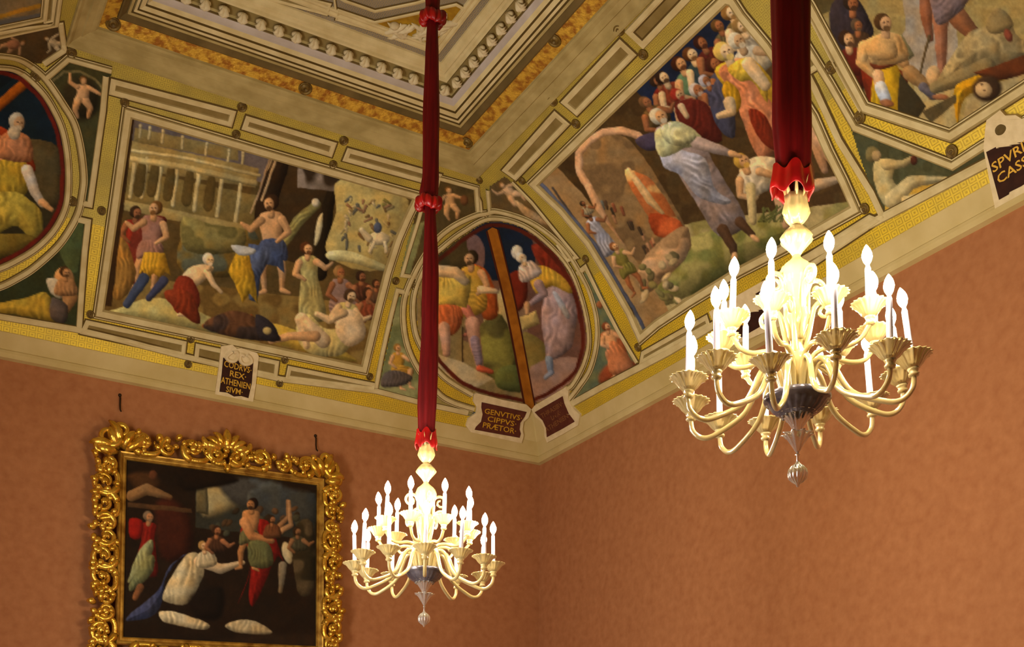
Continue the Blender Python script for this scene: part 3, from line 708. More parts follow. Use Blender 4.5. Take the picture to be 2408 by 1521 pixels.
def paint_tondo():
    cv.clip(T_IN)
    rect([(980, 510), (1250, 510), (1250, 980), (980, 980)], (150, 130, 82), vol=0)
    rect([(1150, 500), (1400, 500), (1400, 980), (1250, 980)], (150, 120, 92), vol=0)
    cv.poly([(1020, 540), (1150, 520), (1172, 620), (1140, 650), (1020, 640)], (72, 62, 36))
    rect([(1100, 520), (1290, 520), (1270, 640), (1160, 662), (1120, 600)], (28, 40, 58), vol=0)
    rect([(1105, 655), (1190, 660), (1225, 860), (1090, 800)], (122, 90, 72), vol=0)
    cv.poly([(1175, 680), (1196, 690), (1226, 850), (1200, 860), (1130, 790)], (206, 186, 126), vol=.3)
    cv.poly([(1120, 780), (1180, 740), (1225, 880), (1180, 900), (1130, 860)], (96, 92, 50), alt=(132, 128, 60))
    cv.poly([(1170, 870), (1220, 860), (1230, 920), (1170, 910)], (98, 104, 52))
    rect([(1020, 830), (1085, 850), (1160, 890), (1110, 915), (1030, 870)], (196, 178, 136), vol=0)
    # seated soldier
    cv.poly([(1096, 560), (1124, 556), (1140, 592), (1134, 636), (1116, 640)], (132, 104, 100), vol=.2)
    fig(1106, 608, 31, 4, (214, 170, 66), SK, (60, 46, 26), 'sit', cloak=(196, 96, 40), flip=-1, legs=(196, 120, 96))
    rect([(1024, 648), (1060, 634), (1108, 648), (1104, 690), (1096, 724), (1070, 716), (1044, 728), (1026, 716)], (218, 186, 84), fold=15)
    cv.limb([(1025, 636), (1070, 640), (1092, 660)], [15, 13, 10], SKP)
    cv.poly([(1022, 720), (1080, 720), (1086, 760), (1060, 790), (1024, 770)], (206, 110, 60), fold=12)
    cv.limb([(1110, 760), (1116, 800), (1128, 860)], [17, 15, 9], (200, 150, 120)); cv.limb([(1116, 800), (1126, 850)], [12, 9], (150, 130, 140), fold=8, fdir=(0, 1)); cv.limb([(1128, 865), (1156, 874)], [8, 5], (186, 90, 60))
    cv.limb([(1044, 770), (1050, 830)], [14, 9], (206, 160, 130)); cv.limb([(1088, 770), (1088, 850)], 1.8, (52, 36, 24))
    cv.limb([(1130, 680), (1165, 684)], [9, 6], SKP)
    # right half: stooping figure in lilac
    rect([(1215, 520), (1290, 550), (1390, 700), (1380, 860), (1330, 900), (1260, 950)], (116, 82, 68), vol=0)
    cv.poly([(1180, 540), (1240, 540), (1260, 620), (1225, 660), (1195, 640)], (26, 38, 56), vol=0)
    cv.poly([(1195, 650), (1235, 640), (1240, 700), (1215, 730)], (122, 44, 26))
    cv.poly([(1250, 575), (1300, 590), (1352, 680), (1370, 780), (1340, 700), (1270, 620)], (128, 48, 30), fold=22)
    cv.poly([(1240, 780), (1290, 820), (1300, 900), (1270, 940), (1235, 880), (1228, 800)], (128, 112, 58))
    cv.poly([(1250, 860), (1360, 840), (1340, 900), (1262, 945)], (170, 136, 118), vol=0)
    rect([(1222, 745), (1262, 730), (1270, 760), (1228, 778)], (206, 180, 110))
    cv.poly([(1290, 660), (1330, 670), (1356, 720), (1350, 800), (1330, 830), (1290, 845), (1280, 800), (1274, 740)], (176, 148, 144), fold=18, fdir=(1, .2))
    cv.poly([(1246, 640), (1280, 625), (1330, 655), (1345, 690), (1300, 672), (1262, 690)], (222, 176, 60), fold=16)
    cv.limb([(1268, 668), (1280, 690), (1250, 712)], [12, 10, 6], (176, 150, 150)); cv.limb([(1240, 715), (1240, 735)], [7, 5], SK)
    cv.poly([(1300, 690), (1312, 690), (1340, 740), (1330, 744)], (196, 194, 196))
    cv.limb([(1292, 845), (1296, 875)], [9, 7], (132, 148, 172)); cv.limb([(1296, 876), (1284, 888)], [6, 5], (150, 160, 180))
    cv.ell(1216, 592, 13, 16, (222, 216, 196), 20); fig(1228, 606, 22, 26, (226, 206, 190), SKP, (222, 216, 196), 'bust', arm='')
    pts = catmull([(1158, 528), (1241, 550), (1318, 623), (1353, 691), (1372, 784), (1365, 842), (1338, 891), (1258, 940), (1231, 942), (1114, 913), (1060, 876), (1024, 833), (1000, 770), (996, 700), (1022, 623), (1046, 599), (1095, 560)], 5, True)
    cv.limb(list(pts) + [pts[0]], 4.5, (92, 36, 22), vol=0)
paint_tondo()

def paint_left_tondo():
    cv.clip(L_IN)
    rect([(-80, 130), (200, 130), (200, 640), (-80, 640)], (54, 50, 32), vol=0)
    rect([(-80, 160), (170, 160), (170, 345), (60, 330), (-80, 300)], (22, 38, 50), vol=0)
    cv.poly([(60, 330), (140, 350), (150, 470), (100, 480), (70, 400)], (86, 76, 48))
    cv.limb([(-20, 262), (62, 192)], 12, (176, 96, 24)); 
    cv.poly([(-40, 300), (30, 312), (66, 350), (84, 400), (50, 410), (-40, 480)], (172, 66, 28), fold=22)
    cv.poly([(-30, 310), (20, 330), (60, 380), (20, 415), (-40, 400)], (206, 140, 96), fold=16)
    cv.poly([(-40, 400), (50, 370), (70, 430), (40, 470), (-40, 480)], (196, 166, 56), fold=20)
    cv.limb([(64, 400), (82, 450), (100, 480)], [14, 12, 8], (216, 206, 190)); cv.limb([(98, 474), (122, 492)], [9, 5], SK)
    cv.poly([(-60, 470), (30, 450), (70, 470), (98, 500), (96, 555), (70, 560), (30, 530), (-60, 580)], (206, 184, 76), fold=30)
    cv.poly([(-60, 560), (60, 550), (80, 570), (20, 600), (-60, 620)], (132, 112, 44))
    fig(42, 288, 36, -8, (206, 140, 96), (206, 170, 130), (214, 206, 184), 'bust', arm='')
    cv.ell(34, 312, 15, 16, (216, 206, 184))
    pts = catmull([(0, 170), (44, 183), (89, 225), (118, 272), (136, 320), (146, 385), (146, 450), (138, 491), (114, 534), (79, 570), (39, 597), (0, 617)], 5)
    cv.limb(pts, 5, (110, 34, 24), vol=0)
paint_left_tondo()

def paint_corner():
    cv.clip(Q_OPEN)
    rect([(1890, -260), (2640, -260), (2640, 330), (1890, 330)], (176, 156, 98), vol=0, alt=(156, 138, 84))
    rect([(1900, -60), (1960, -60), (1990, 5), (1920, 40)], (92, 80, 46), vol=0)
    cv.poly([(2080, -260), (2180, -260), (2250, 60), (2230, 200), (2150, 200), (2110, 100), (2130, 40)], (170, 158, 140), vol=0)
    rect([(2150, 200), (2260, 180), (2240, 330), (2150, 290)], (190, 170, 116), vol=0)
    # dark onlookers
    cv.poly([(1950, 30), (2000, -20), (2050, 60), (2040, 160), (2020, 250), (1980, 170)], (52, 44, 48), fold=30)
    cv.poly([(1990, 90), (2030, 110), (2030, 210), (2000, 190)], (92, 34, 22), fold=20)
    fig(2004, 8, 34, 6, (52, 44, 50), SKD, (50, 36, 26), 'bust', arm=''); fig(2018, 60, 26, 6, (70, 52, 36), SKD, (90, 76, 60), 'bust', arm=''); fig(1994, 92, 34, 10, (96, 36, 24), SK, (58, 38, 24), 'bust', arm='')
    # seated man with bare torso and yellow cloth
    cv.poly([(2028, 150), (2060, 160), (2130, 170), (2128, 270), (2060, 262), (2036, 220)], (120, 44, 22), fold=24)
    cv.poly([(2060, 160), (2110, 150), (2126, 220), (2130, 272), (2085, 266), (2050, 260)], (196, 156, 30), fold=18)
    cv.poly([(2030, 100), (2060, 84), (2100, 96), (2116, 130), (2090, 150), (2050, 156), (2030, 130)], (206, 164, 104), wid=20)
    cv.limb([(2034, 108), (2026, 146), (2058, 178)], [15, 12, 8], (210, 168, 108)); cv.limb([(2100, 106), (2128, 148), (2100, 134)], [14, 11, 8], (200, 156, 100))
    cv.poly([(2046, 138), (2096, 132), (2110, 150), (2060, 164)], (110, 52, 28))
    cv.limb([(2066, 176), (2070, 206)], [14, 12], SK); cv.limb([(2072, 205), (2082, 232)], [15, 14], (200, 206, 214)); cv.ell(2086, 242, 18, 9, SKD, 10)
    rect([(2108, 90), (2122, 80), (2152, 130), (2138, 142)], (140, 136, 100))
    cv.limb([(2140, 170), (2172, 196), (2192, 226)], [18, 15, 10], (150, 116, 72)); cv.limb([(2172, 205), (2196, 228)], [12, 8], (92, 86, 92)); cv.ell(2212, 228, 20, 7, (170, 110, 70))
    rect([(2116, 170), (2180, 250), (2150, 290), (2110, 280)], (62, 54, 34), vol=.3)
    fig(2080, 54, 38, 6, (206, 164, 104), SK, (84, 58, 30), 'bust', arm='')
    cv.poly([(2036, 96), (2066, 86), (2104, 100), (2108, 134), (2050, 140)], (208, 166, 106), wid=16)
    # standing leg figure and the grey reclining giant
    cv.limb([(2170, -60), (2180, 40), (2188, 90)], [16, 13, 8], (150, 96, 66)); cv.limb([(2210, -40), (2214, 80), (2216, 190)], [26, 16, 9], (166, 112, 82)); cv.limb([(2230, 10), (2262, 50), (2300, 90)], [24, 22, 14], (140, 92, 60))
    cv.poly([(2190, -40), (2260, -30), (2280, 0), (2230, 50), (2200, 50)], (132, 112, 112), fold=16, fdir=(.7, .7))
    cv.limb([(2186, 84), (2165, 170)], [3.5, 2.5], (92, 76, 46))
    cv.ell(2196, 178, 17, 24, (206, 170, 120)); 
    cv.poly([(2320, 60), (2346, 24), (2372, 34), (2400, 90), (2480, 110), (2560, 120), (2420, 150), (2350, 160), (2280, 170), (2220, 215), (2200, 200), (2240, 130), (2280, 76)], (152, 134, 92), fold=60)
    cv.poly([(2340, 20), (2366, 26), (2384, 60), (2340, 80), (2320, 60)], (140, 122, 80)); cv.ell(2372, 82, 9, 16, (120, 62, 44), -20)
    cv.limb([(2200, 206), (2240, 190), (2320, 160)], [14, 18, 24], (132, 116, 78))
    cv.poly([(2250, 200), (2330, 165), (2400, 140), (2440, 150), (2380, 180), (2330, 200), (2270, 230), (2254, 290), (2246, 250)], (190, 142, 24), fold=26)
    rect([(2290, 170), (2408, 130), (2480, 150), (2400, 182), (2330, 190)], (92, 48, 22))
    rect([(2170, 262), (2248, 222), (2250, 240), (2190, 290)], (92, 80, 52), vol=0)
    rect([(2262, 300), (2276, 230), (2330, 200), (2420, 170), (2420, 240), (2250, 320)], (170, 152, 106), vol=0)
    cv.ell(2322, 208, 34, 30, (66, 46, 28), 0, soft=8); cv.ell(2314, 210, 20, 17, (190, 158, 110), 20)
    for du in (-6, 8): cv.ell(2312 + du * .4, 204 + du, 3, 2, (84, 56, 36), vol=0)
paint_corner()

def putto(hx, hy, s, ang, pose=0, skin=SK, hair=(120, 84, 40), cloth=None):
    a = math.radians(ang); ca, sa = math.cos(a), math.sin(a)
    def q(u, v): return (hx + s * (u * ca + v * sa), hy + s * (-u * sa + v * ca))
    if cloth is not None: cv.poly([q(-1.6, 2.2), q(0, 1.6), q(1.8, 2.4), q(2.2, 3.6), q(0, 4.2), q(-2.0, 3.6)], cloth, fold=s * .7)
    cv.poly([q(-.8, .6), q(0, .45), q(.8, .6), q(.75, 1.8), q(.85, 2.6), q(-.85, 2.6), q(-.7, 1.6)], skin)
    cv.limb([q(-.5, 2.5), q(-.8, 3.6), q(-.4, 4.5)], [s * .5, s * .36, s * .2], skin); cv.limb([q(.5, 2.5), q(1.1, 3.3), q(.9, 4.4)], [s * .5, s * .36, s * .2], skin)
    if pose: cv.limb([q(-.7, .8), q(-1.6, .3), q(-1.7, -.8)], [s * .3, s * .24, s * .15], skin)
    else: cv.limb([q(-.7, .8), q(-1.5, 1.5), q(-2.2, 1.3)], [s * .3, s * .24, s * .15], skin)
    cv.limb([q(.7, .8), q(1.6, 1.2), q(2.4, 1.6)], [s * .3, s * .24, s * .15], skin)
    cv.ell(*q(0, -.15), s * .5, s * .54, hair, -ang); cv.ell(*q(.06, 0), s * .38, s * .44, skin, -ang)

def paint_spandrels():
    G = (70, 70, 42)
    cv.clip(S_A)
    rect([(90, 130), (275, 160), (235, 500), (180, 500)], G, vol=0)
    cv.limb([(122, 190), (150, 168), (190, 168), (225, 186), (246, 215), (246, 280)], 3, (126, 118, 78), vol=0)
    cv.ell(190, 230, 44, 50, (52, 46, 28), soft=14)
    putto(196, 190, 19, -4, 1)
    cv.clip(S_B)
    rect([(-80, 500), (215, 500), (200, 780), (-80, 760)], (56, 62, 36), vol=0)
    cv.poly([(140, 590), (165, 520), (195, 520), (180, 640)], (82, 96, 58), vol=0)
    cv.poly([(-40, 720), (60, 700), (110, 688), (130, 740), (120, 756), (40, 740), (-40, 735)], (186, 156, 56), fold=24)
    cv.limb([(150, 650), (165, 700), (150, 735)], [22, 18, 10], (190, 142, 90)); cv.poly([(110, 655), (140, 660), (146, 700), (120, 690)], (206, 196, 170)); fig(154, 640, 22, 0, (170, 128, 84), (190, 140, 90), (72, 50, 28), 'bust', arm='')
    cv.poly([(122, 700), (160, 720), (150, 760), (120, 745)], (90, 78, 70))
    cv.clip(S_C)
    rect([(930, 415), (1130, 430), (1130, 500), (1000, 640), (925, 660)], (88, 74, 42), vol=0)
    rect([(925, 540), (1000, 520), (960, 660), (925, 660)], (136, 140, 92), vol=0)
    putto(1055, 448, 15, 6, 0, (212, 166, 112)); cv.ell(1092, 470, 10, 12, (110, 74, 44))
    cv.clip(S_D)
    rect([(880, 690), (960, 680), (970, 790), (1110, 930), (1110, 975), (880, 925)], (124, 132, 86), vol=0, alt=(150, 152, 104))
    rect([(1000, 900), (1110, 940), (1110, 975), (1000, 960)], (150, 140, 84), vol=0)
    fig(936, 818, 17, 0, (176, 134, 50), SK, (150, 110, 50), 'sit', flip=1); cv.poly([(900, 880), (930, 870), (970, 885), (950, 905), (900, 910)], (92, 84, 80), fold=9)
    cv.clip(S_E)
    rect([(1150, 415), (1215, 415), (1370, 610), (1330, 610), (1230, 520), (1150, 500)], (112, 92, 56), vol=0)
    putto(1182, 436, 14, 46, 1, (216, 176, 130), (150, 110, 60)); cv.poly([(1210, 470), (1260, 500), (1290, 530), (1240, 510)], (206, 170, 120), fold=12)
    cv.clip(S_F)
    rect([(1340, 620), (1420, 640), (1520, 860), (1340, 950)], (122, 128, 88), vol=0, alt=(96, 110, 88))
    cv.poly([(1410, 880), (1440, 850), (1495, 850), (1490, 880), (1420, 905)], (140, 70, 40), soft=8)
    fig(1428, 768, 19, 14, (206, 140, 96), (216, 166, 120), (130, 70, 40), 'stand', cloak=(176, 100, 60), nude=True); cv.ell(1412, 716, 8, 9, (150, 96, 60))
    cv.poly([(1440, 800), (1476, 830), (1488, 870), (1440, 880), (1430, 840)], (196, 124, 80), fold=12)
    cv.clip(S_G)
    rect([(1990, 300), (2330, 350), (2330, 400), (2080, 520), (2030, 420)], (84, 86, 58), vol=0, alt=(70, 70, 44))
    cv.poly([(2090, 470), (2150, 440), (2230, 420), (2240, 440), (2120, 500), (2085, 500)], (186, 150, 60))
    cv.poly([(2055, 385), (2080, 372), (2110, 380), (2100, 420), (2120, 450), (2105, 480), (2080, 482), (2060, 440)], (186, 170, 118), wid=16)
    cv.limb([(2100, 470), (2140, 430), (2170, 424), (2225, 420)], [20, 16, 12, 6], (190, 172, 122)); cv.limb([(2085, 388), (2125, 384), (2160, 366)], [12, 9, 6], (176, 158, 110)); cv.limb([(2130, 470), (2180, 455)], [10, 6], (196, 176, 124))
    cv.ell(2052, 362, 17, 19, (130, 116, 72)); cv.ell(2062, 366, 11, 13, (176, 150, 104)); cv.ell(2150, 376, 8, 12, (84, 44, 28))
    # a sliver of the left hand vault
    cv.clip(S_H)
    rect([(-80, 60), (160, 60), (160, 150), (-80, 150)], (84, 66, 40), vol=0)
    putto(52, 100, 13, -70, 0, (170, 130, 90)); putto(110, 92, 12, 60, 0, (196, 176, 136)); cv.ell(30, 104, 16, 11, (160, 110, 76))
    cv.clip(S_I)
    rect([(-80, -60), (110, -60), (100, 28), (-80, 60)], (130, 112, 80), vol=0); cv.limb([(-20, 42), (92, 12)], 5, (176, 130, 40), vol=0)
paint_spandrels()

def paint_canvas():
    cv.M = None
    rect([(280, 1060), (770, 1060), (770, 1540), (280, 1540)], (36, 24, 14), vol=0)
    rect([(460, 1145), (740, 1160), (740, 1270), (460, 1240)], (50, 50, 42), vol=0)
    cv.poly([(470, 1150), (540, 1150), (560, 1190), (480, 1215)], (150, 136, 96), soft=10)
    cv.poly([(520, 1130), (640, 1130), (700, 1170), (690, 1200), (560, 1190)], (84, 88, 86), soft=12, alt=(60, 58, 54))
    cv.poly([(300, 1120), (350, 1110), (380, 1140), (340, 1160)], (70, 44, 22), soft=10)
    cv.limb([(310, 1165), (345, 1150), (400, 1170)], [13, 14, 7], (130, 98, 62)); cv.ell(360, 1118, 10, 12, (96, 56, 32))
    cv.poly([(370, 1180), (440, 1200), (450, 1300), (380, 1310)], (62, 28, 16), soft=14)
    rect([(462, 1146), (488, 1148), (490, 1210), (462, 1205)], (92, 84, 58)); rect([(300, 1180), (450, 1195), (452, 1206), (300, 1192)], (84, 58, 34), vol=.2)
    cv.poly([(420, 1100), (520, 1110), (560, 1130), (500, 1146), (430, 1150)], (30, 20, 12), soft=8)
    cv.poly([(590, 1160), (660, 1150), (740, 1165), (742, 1230), (640, 1235)], (60, 62, 60), soft=14)
    for i in range(22):
        x = 500 + 220 * random.random(); y = 1195 + 60 * random.random()
        cv.ell(x, y, 5 + 5 * random.random(), 7 + 6 * random.random(), random.choice([(50, 38, 24), (74, 54, 34), (64, 62, 46), (92, 66, 42)]), random.random() * 60)
    fig(350, 1215, 22, -4, (120, 28, 18), (176, 122, 78), (120, 100, 78), 'stand', arm='')
    cv.poly([(305, 1220), (335, 1225), (330, 1265), (305, 1262)], (136, 26, 18))
    cv.poly([(330, 1290), (360, 1270), (350, 1330), (305, 1370), (305, 1350)], (140, 142, 100), fold=12)
    cv.poly([(345, 1310), (365, 1310), (355, 1350), (310, 1390), (305, 1370)], (116, 118, 78), fold=10)
    cv.limb([(330, 1380), (318, 1405)], [9, 7], (130, 84, 50))
    # kneeling lady in white and blue
    cv.poly([(440, 1305), (425, 1310), (390, 1360), (370, 1440), (300, 1460), (310, 1440), (370, 1390), (400, 1330)], (62, 68, 100), fold=14)
    cv.poly([(438, 1305), (466, 1302), (480, 1340), (470, 1370), (440, 1420), (390, 1415), (382, 1400), (400, 1360)], (196, 176, 132), fold=20)
    cv.poly([(376, 1438), (420, 1440), (490, 1466), (480, 1482), (420, 1470), (382, 1460)], (206, 188, 146), fold=14)
    cv.limb([(470, 1320), (520, 1338), (572, 1322)], [14, 11, 5], (206, 178, 136)); fig(478, 1284, 20, 10, (190, 170, 130), SK, (170, 128, 70), 'bust', arm='')
    cv.poly([(450, 1400), (520, 1380), (520, 1450), (460, 1450)], (26, 18, 12), soft=10)
    fig(510, 1248, 20, -4, (70, 44, 28), (150, 96, 60), (50, 30, 18), 'bust', arm='b')
    # standing man, red mantle
    cv.poly([(570, 1230), (600, 1240), (590, 1330), (560, 1420), (590, 1330)], (130, 22, 16))
    cv.poly([(565, 1250), (590, 1225), (630, 1225), (650, 1270), (668, 1330), (650, 1310), (600, 1420), (585, 1400), (590, 1310)], (128, 26, 18), fold=16)
    fig(592, 1186, 24, -3, (92, 88, 56), (168, 116, 70), (38, 24, 16), 'stand', nude=True, flip=-1, arm='')
    cv.limb([(575, 1228), (592, 1260), (640, 1272)], [12, 10, 6], (176, 122, 76)); cv.poly([(585, 1275), (632, 1278), (640, 1330), (590, 1330)], (92, 92, 56), fold=10)
    cv.limb([(655, 1240), (678, 1215), (676, 1178)], [6, 6, 4], (150, 108, 70)); cv.limb([(660, 1250), (684, 1235), (680, 1180)], [7, 6, 4], (176, 134, 92))
    cv.ell(676, 1300, 12, 26, (196, 180, 140), -12); cv.limb([(664, 1330), (660, 1390)], [10, 5], (130, 112, 84)); cv.poly([(690, 1250), (735, 1230), (738, 1380), (700, 1390)], (46, 38, 22), alt=(80, 66, 44))
    fig(700, 1250, 18, 0, (74, 66, 44), (140, 98, 62), (50, 34, 20), 'bust'); fig(640, 1222, 17, 0, (96, 60, 36), (150, 100, 62), (50, 34, 20), 'bust', arm='')
    cv.poly([(530, 1470), (560, 1458), (600, 1460), (638, 1482), (630, 1492), (580, 1490), (540, 1482)], (176, 156, 116), fold=16)
    cv.poly([(520, 1500), (740, 1490), (740, 1520), (520, 1520)], (44, 30, 18), soft=10, vol=0)
paint_canvas()
# ------------------------------------------------------------------ structure: walls, floor, vault
def quad(name, P, m, kind='structure'):
    o = mesh(name, P, [[0, 1, 2, 3]], m); tag(o, kind=kind); return o

ZT = 5.42
def wall(name, side, length):
    nn = NW
    a = room(NW - .0, nn, -CAMZ, side); b = room(length, nn, -CAMZ, side); c = room(length, nn, ZT, side); d = room(NW, nn, ZT, side)
    w = (RD if side == 'E' else LD) * (1 if side != 'L' else -1)
    t = -w * .3
    V = [a, b, c, d, a + t, b + t, c + t, d + t]
    o = mesh(name, V, [[0, 1, 2, 3], [7, 6, 5, 4], [0, 4, 5, 1], [3, 2, 6, 7], [0, 3, 7, 4], [1, 5, 6, 2]], M['wall'])
    tag(o, kind='structure'); return o
wall('wall_end', 'E', W - NW)
wall('wall_right', 'R', LEN)
wall('wall_left', 'L', LEN)
quad('floor', [room(-.2, -.2, -CAMZ), room(W + .2, -.2, -CAMZ), room(W + .2, LEN, -CAMZ), room(-.2, LEN, -CAMZ)], M['floor'])

def vault_face(name, side, n0, n1, material, off=0.0, smax=None):
    """a face of the ceiling between two wall distances, mitred at the groins"""
    m = (PN > n0 + 1e-6) & (PN < n1 - 1e-6)
    nn = np.concatenate([[n0], PN[m], [n1]]); zz = np.interp(nn, PN, PZ); aa = np.interp(nn, PN, ARC)
    V = []; uv = []; F = []; K = 2
    for n, z, a in zip(nn, zz, aa):
        s0 = n; s1 = (W - n) if side == 'E' else (smax or LEN)
        for s in (s0, s1):
            V.append(room(s, n, z, side)); uv.append((s, a))
    for i in range(len(nn) - 1): F.append([i * 2, i * 2 + 1, i * 2 + 3, i * 2 + 2])
    V = np.array(V)
    o = mesh(name, V, F, material, uv=uv, smooth=False)
    tag(o, kind='structure'); return o
STN = .50      # the plain stone band ends here, gilded bands begin
for side in 'ERL':
    vault_face('ceiling', side, .11, 1.0, M['gold_band'])
    vault_face('ceiling', side, 1.0, 2.27, M['gold_band2'])
    vault_face('ceiling', side, 2.27, 3.12, M['stone2'])
    vault_face('ceiling', side, 3.12, min(4.454, 4.454), M['meander'])

def window(n, s0):  # unseen window, added to brighten the right wall from the left
    P = lambda s, z, o=0: room(s, NW + .02 + o, z, 'L')
    f = [(s0 - .12, .0), (s0 + 1.62, .0), (s0 + 1.62, 3.42), (s0 - .12, 3.42)]
    m_ = MB()
    for a, b in ((0, 1), (1, 2), (2, 3), (3, 0)):
        m_.tube([P(*f[a]), P(*f[b])], .07, 8)
    for z in (.85, 1.7, 2.55): m_.tube([P(s0, z), P(s0 + 1.5, z)], .025, 6)
    m_.tube([P(s0 + .75, 0), P(s0 + .75, 3.4)], .035, 6)
    o = m_.build('window_%d' % n, M['cream'], world_coords=True, origin=P(s0 + .75, 0)); tag(o, kind='structure')
    mesh('window_pane', [P(s0, .03), P(s0 + 1.5, .03), P(s0 + 1.5, 3.35), P(s0, 3.35)], [[0, 1, 2, 3]], M['daylight'], o)
window(1, 5.4)

# mouldings that run round the whole room at a given distance from the walls: (dn, dz)
def run(name, sec, m, sides='ERL', smax=LEN, uvs=1.0, mi=None):
    for side in sides:
        V = []; F = []; uv = []; k = len(sec)
        arc = 0
        for i, (n, z) in enumerate(sec):
            if i: arc += math.hypot(n - sec[i - 1][0], z - sec[i - 1][1])
            s1 = (W - n) if side == 'E' else smax
            V += [room(n, n, z, side), room(s1, n, z, side)]; uv += [(n, arc), (s1, arc)]
        for i in range(k - 1): F.append([i * 2, i * 2 + 1, i * 2 + 3, i * 2 + 2])
        o = mesh(name, V, F, m, uv=uv, mi=mi); tag(o, kind='structure')

def pz(n, d=0.0): return float(np.interp(n, PN, PZ)) - d
# cornice lip and stone band
run('trim_1', [(.11, 5.30), (.165, 5.31), (.178, 5.355), (.178, 5.385), (.158, 5.41), (.165, 5.44)], M['stone'])
sb = [(n, pz(n)) for n in (.14, .17, .2, .235)]
run('trim_2', [(n + .010, z) for n, z in sb] + [(.238, pz(.238))], M['stone'])
# stone cyma, gilt frieze and the stepped mouldings of the flat ceiling
run('trim_3', [(2.25, pz(2.25)), (2.262, pz(2.26, .025)), (2.28, pz(2.28, .03)), (2.31, pz(2.31, .012)), (2.37, pz(2.37, .006)), (2.385, pz(2.385, .022)), (2.44, pz(2.44, .02)), (2.48, pz(2.48, .03)), (2.50, pz(2.50, .025)), (2.505, pz(2.505))], M['stone2'])
run('trim_4', [(2.50, pz(2.50, .004)), (2.57, pz(2.57, .004)), (2.64, pz(2.64, .004))], M['frieze'])
run('trim_5', [(2.64, pz(2.64)), (2.645, pz(2.645, .02)), (2.66, pz(2.66, .03)), (2.69, pz(2.69, .016)), (2.715, pz(2.715, .008))], M['dark'])  # dark band is shadow put into the colour of the moulding
run('trim_6', [(2.715, pz(2.715, .008)), (2.72, pz(2.72, .03)), (2.745, pz(2.745, .035)), (2.757, pz(2.757, .015)), (2.765, pz(2.765, .04)), (2.79, pz(2.79, .045)), (2.80, pz(2.80, .02)), (2.807, pz(2.807, .045)), (2.85, pz(2.85, .05)), (2.858, pz(2.858, .03)), (2.865, pz(2.865, .045)), (2.90, pz(2.90, .04))],
    [M['stone2'], M['brownline'], M['cream']], mi=[0, 0, 1, 0, 2, 1, 0, 2, 1, 2, 2])
run('trim_7', [(2.90, pz(2.90, .04)), (2.91, pz(2.91, .028)), (2.925, pz(2.925, .016)), (2.938, pz(2.938, .010))], M['lav'])
run('trim_8', [(2.938, pz(2.938, .012)), (2.945, pz(2.945, .012)), (2.95, pz(2.95, -.01)), (2.965, pz(2.965, -.01)), (2.97, pz(2.97, .002)), (3.075, pz(3.075, .002))], [M['dark'], M['slot']], mi=[0, 0, 0, 0, 1])  # slot colour paints in the shadow between the leaf brackets
run('trim_9', [(3.07, pz(3.07, -.01)), (3.07, pz(3.07, .04)), (3.09, pz(3.09, .045)), (3.10, pz(3.10, .03)), (3.13, pz(3.13, .025)), (3.135, pz(3.135, .045)), (3.16, pz(3.16, .045)), (3.175, pz(3.175, .03)), (3.20, pz(3.20, .015)), (3.205, pz(3.205, 0))], M['cream'])
run('trim_10', [(3.27, pz(3.27, 0)), (3.275, pz(3.275, .02)), (3.30, pz(3.30, .025)), (3.32, pz(3.32, .012)), (3.345, pz(3.345, .02)), (3.365, pz(3.365, .018)), (3.37, pz(3.37, 0))], M['cream'])

# ------------------------------------------------------------------ frescoes
def fresco(name, label, cat, poly, frames, group=None, step=3.0, off=.006, g=4):
    c = mean_pt(poly)
    t = empty(name, c, label, cat, group)
    panel('painted_scene', poly, t, step, off, cv, g=g)
    for f in frames:
        nm, px, w = f[:3]; k = f[3] if len(f) > 3 else {}
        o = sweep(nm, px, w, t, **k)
    return t

fresco('fresco', 'large painted scene over the end wall with pale round portico, soldiers and a reclining man', 'fresco', E_OPEN, [('frame', E_OPEN, .13)], step=2.4)
fresco('fresco', 'large painted scene over the right wall with burning arch, robed elder and crowd', 'fresco', R_OPEN, [('frame', R_OPEN, .13)], step=2.4)
T_MID = [(1110, 928), (1046, 888), (1006, 840), (976, 780), (973, 694), (1006, 612), (1036, 584), (1088, 544), (1156, 512), (1243, 535), (1327, 611), (1366, 690), (1386, 784), (1378, 846), (1349, 903), (1330, 914)]
T_OUT = [(1114, 962), (1060, 944), (1026, 920), (980, 862), (953, 794), (949, 711), (975, 640), (1017, 573), (1060, 534), (1114, 507), (1146, 500), (1172, 496), (1241, 517), (1299, 555), (1340, 599), (1374, 657), (1391, 696), (1404, 750), (1404, 808), (1389, 867), (1362, 910), (1340, 938)]
CV = dict(curve=True, closed=False)
td = fresco('round_fresco', 'round fresco in the near room corner, seated soldier and stooping figure in lilac', 'fresco', catmull(T_IN, 5, True),
            [('inner_ring', T_MID, .085, CV), ('outer_ring', T_OUT, .09, CV)])
beam = [(1158, 527), (1175, 597), (1193, 667), (1206, 719), (1218, 772), (1230, 842), (1241, 915), (1250, 958)]
M['beam'] = mat('painted_wooden_beam', (178, 112, 30), .8, 0, (150, 90, 22), 6, spec=.2)
M['beam_edge'] = mat('painted_beam_shadow_line', (76, 34, 20), .85, spec=.2)
bV, bF, bm = [], [], []
bN = np.linspace(.462, 1.835, 40); bB = [-.078, -.056, 0, .056, .078]
for k, n_ in enumerate(bN):
    for b_ in bB:
        q = C0 + (RD + LD) * n_ + (RD - LD) / math.sqrt(2) * b_
        nE, nR, nL = room_n(q); q = q + ZD * (float(prof(np.array(min(nE, nR)))) - .016) 
        bV.append(q)
    if k:
        for b_ in range(4): bF.append([(k - 1) * 5 + b_, (k - 1) * 5 + b_ + 1, k * 5 + b_ + 1, k * 5 + b_]); bm.append(0 if b_ in (1, 2) else 1)
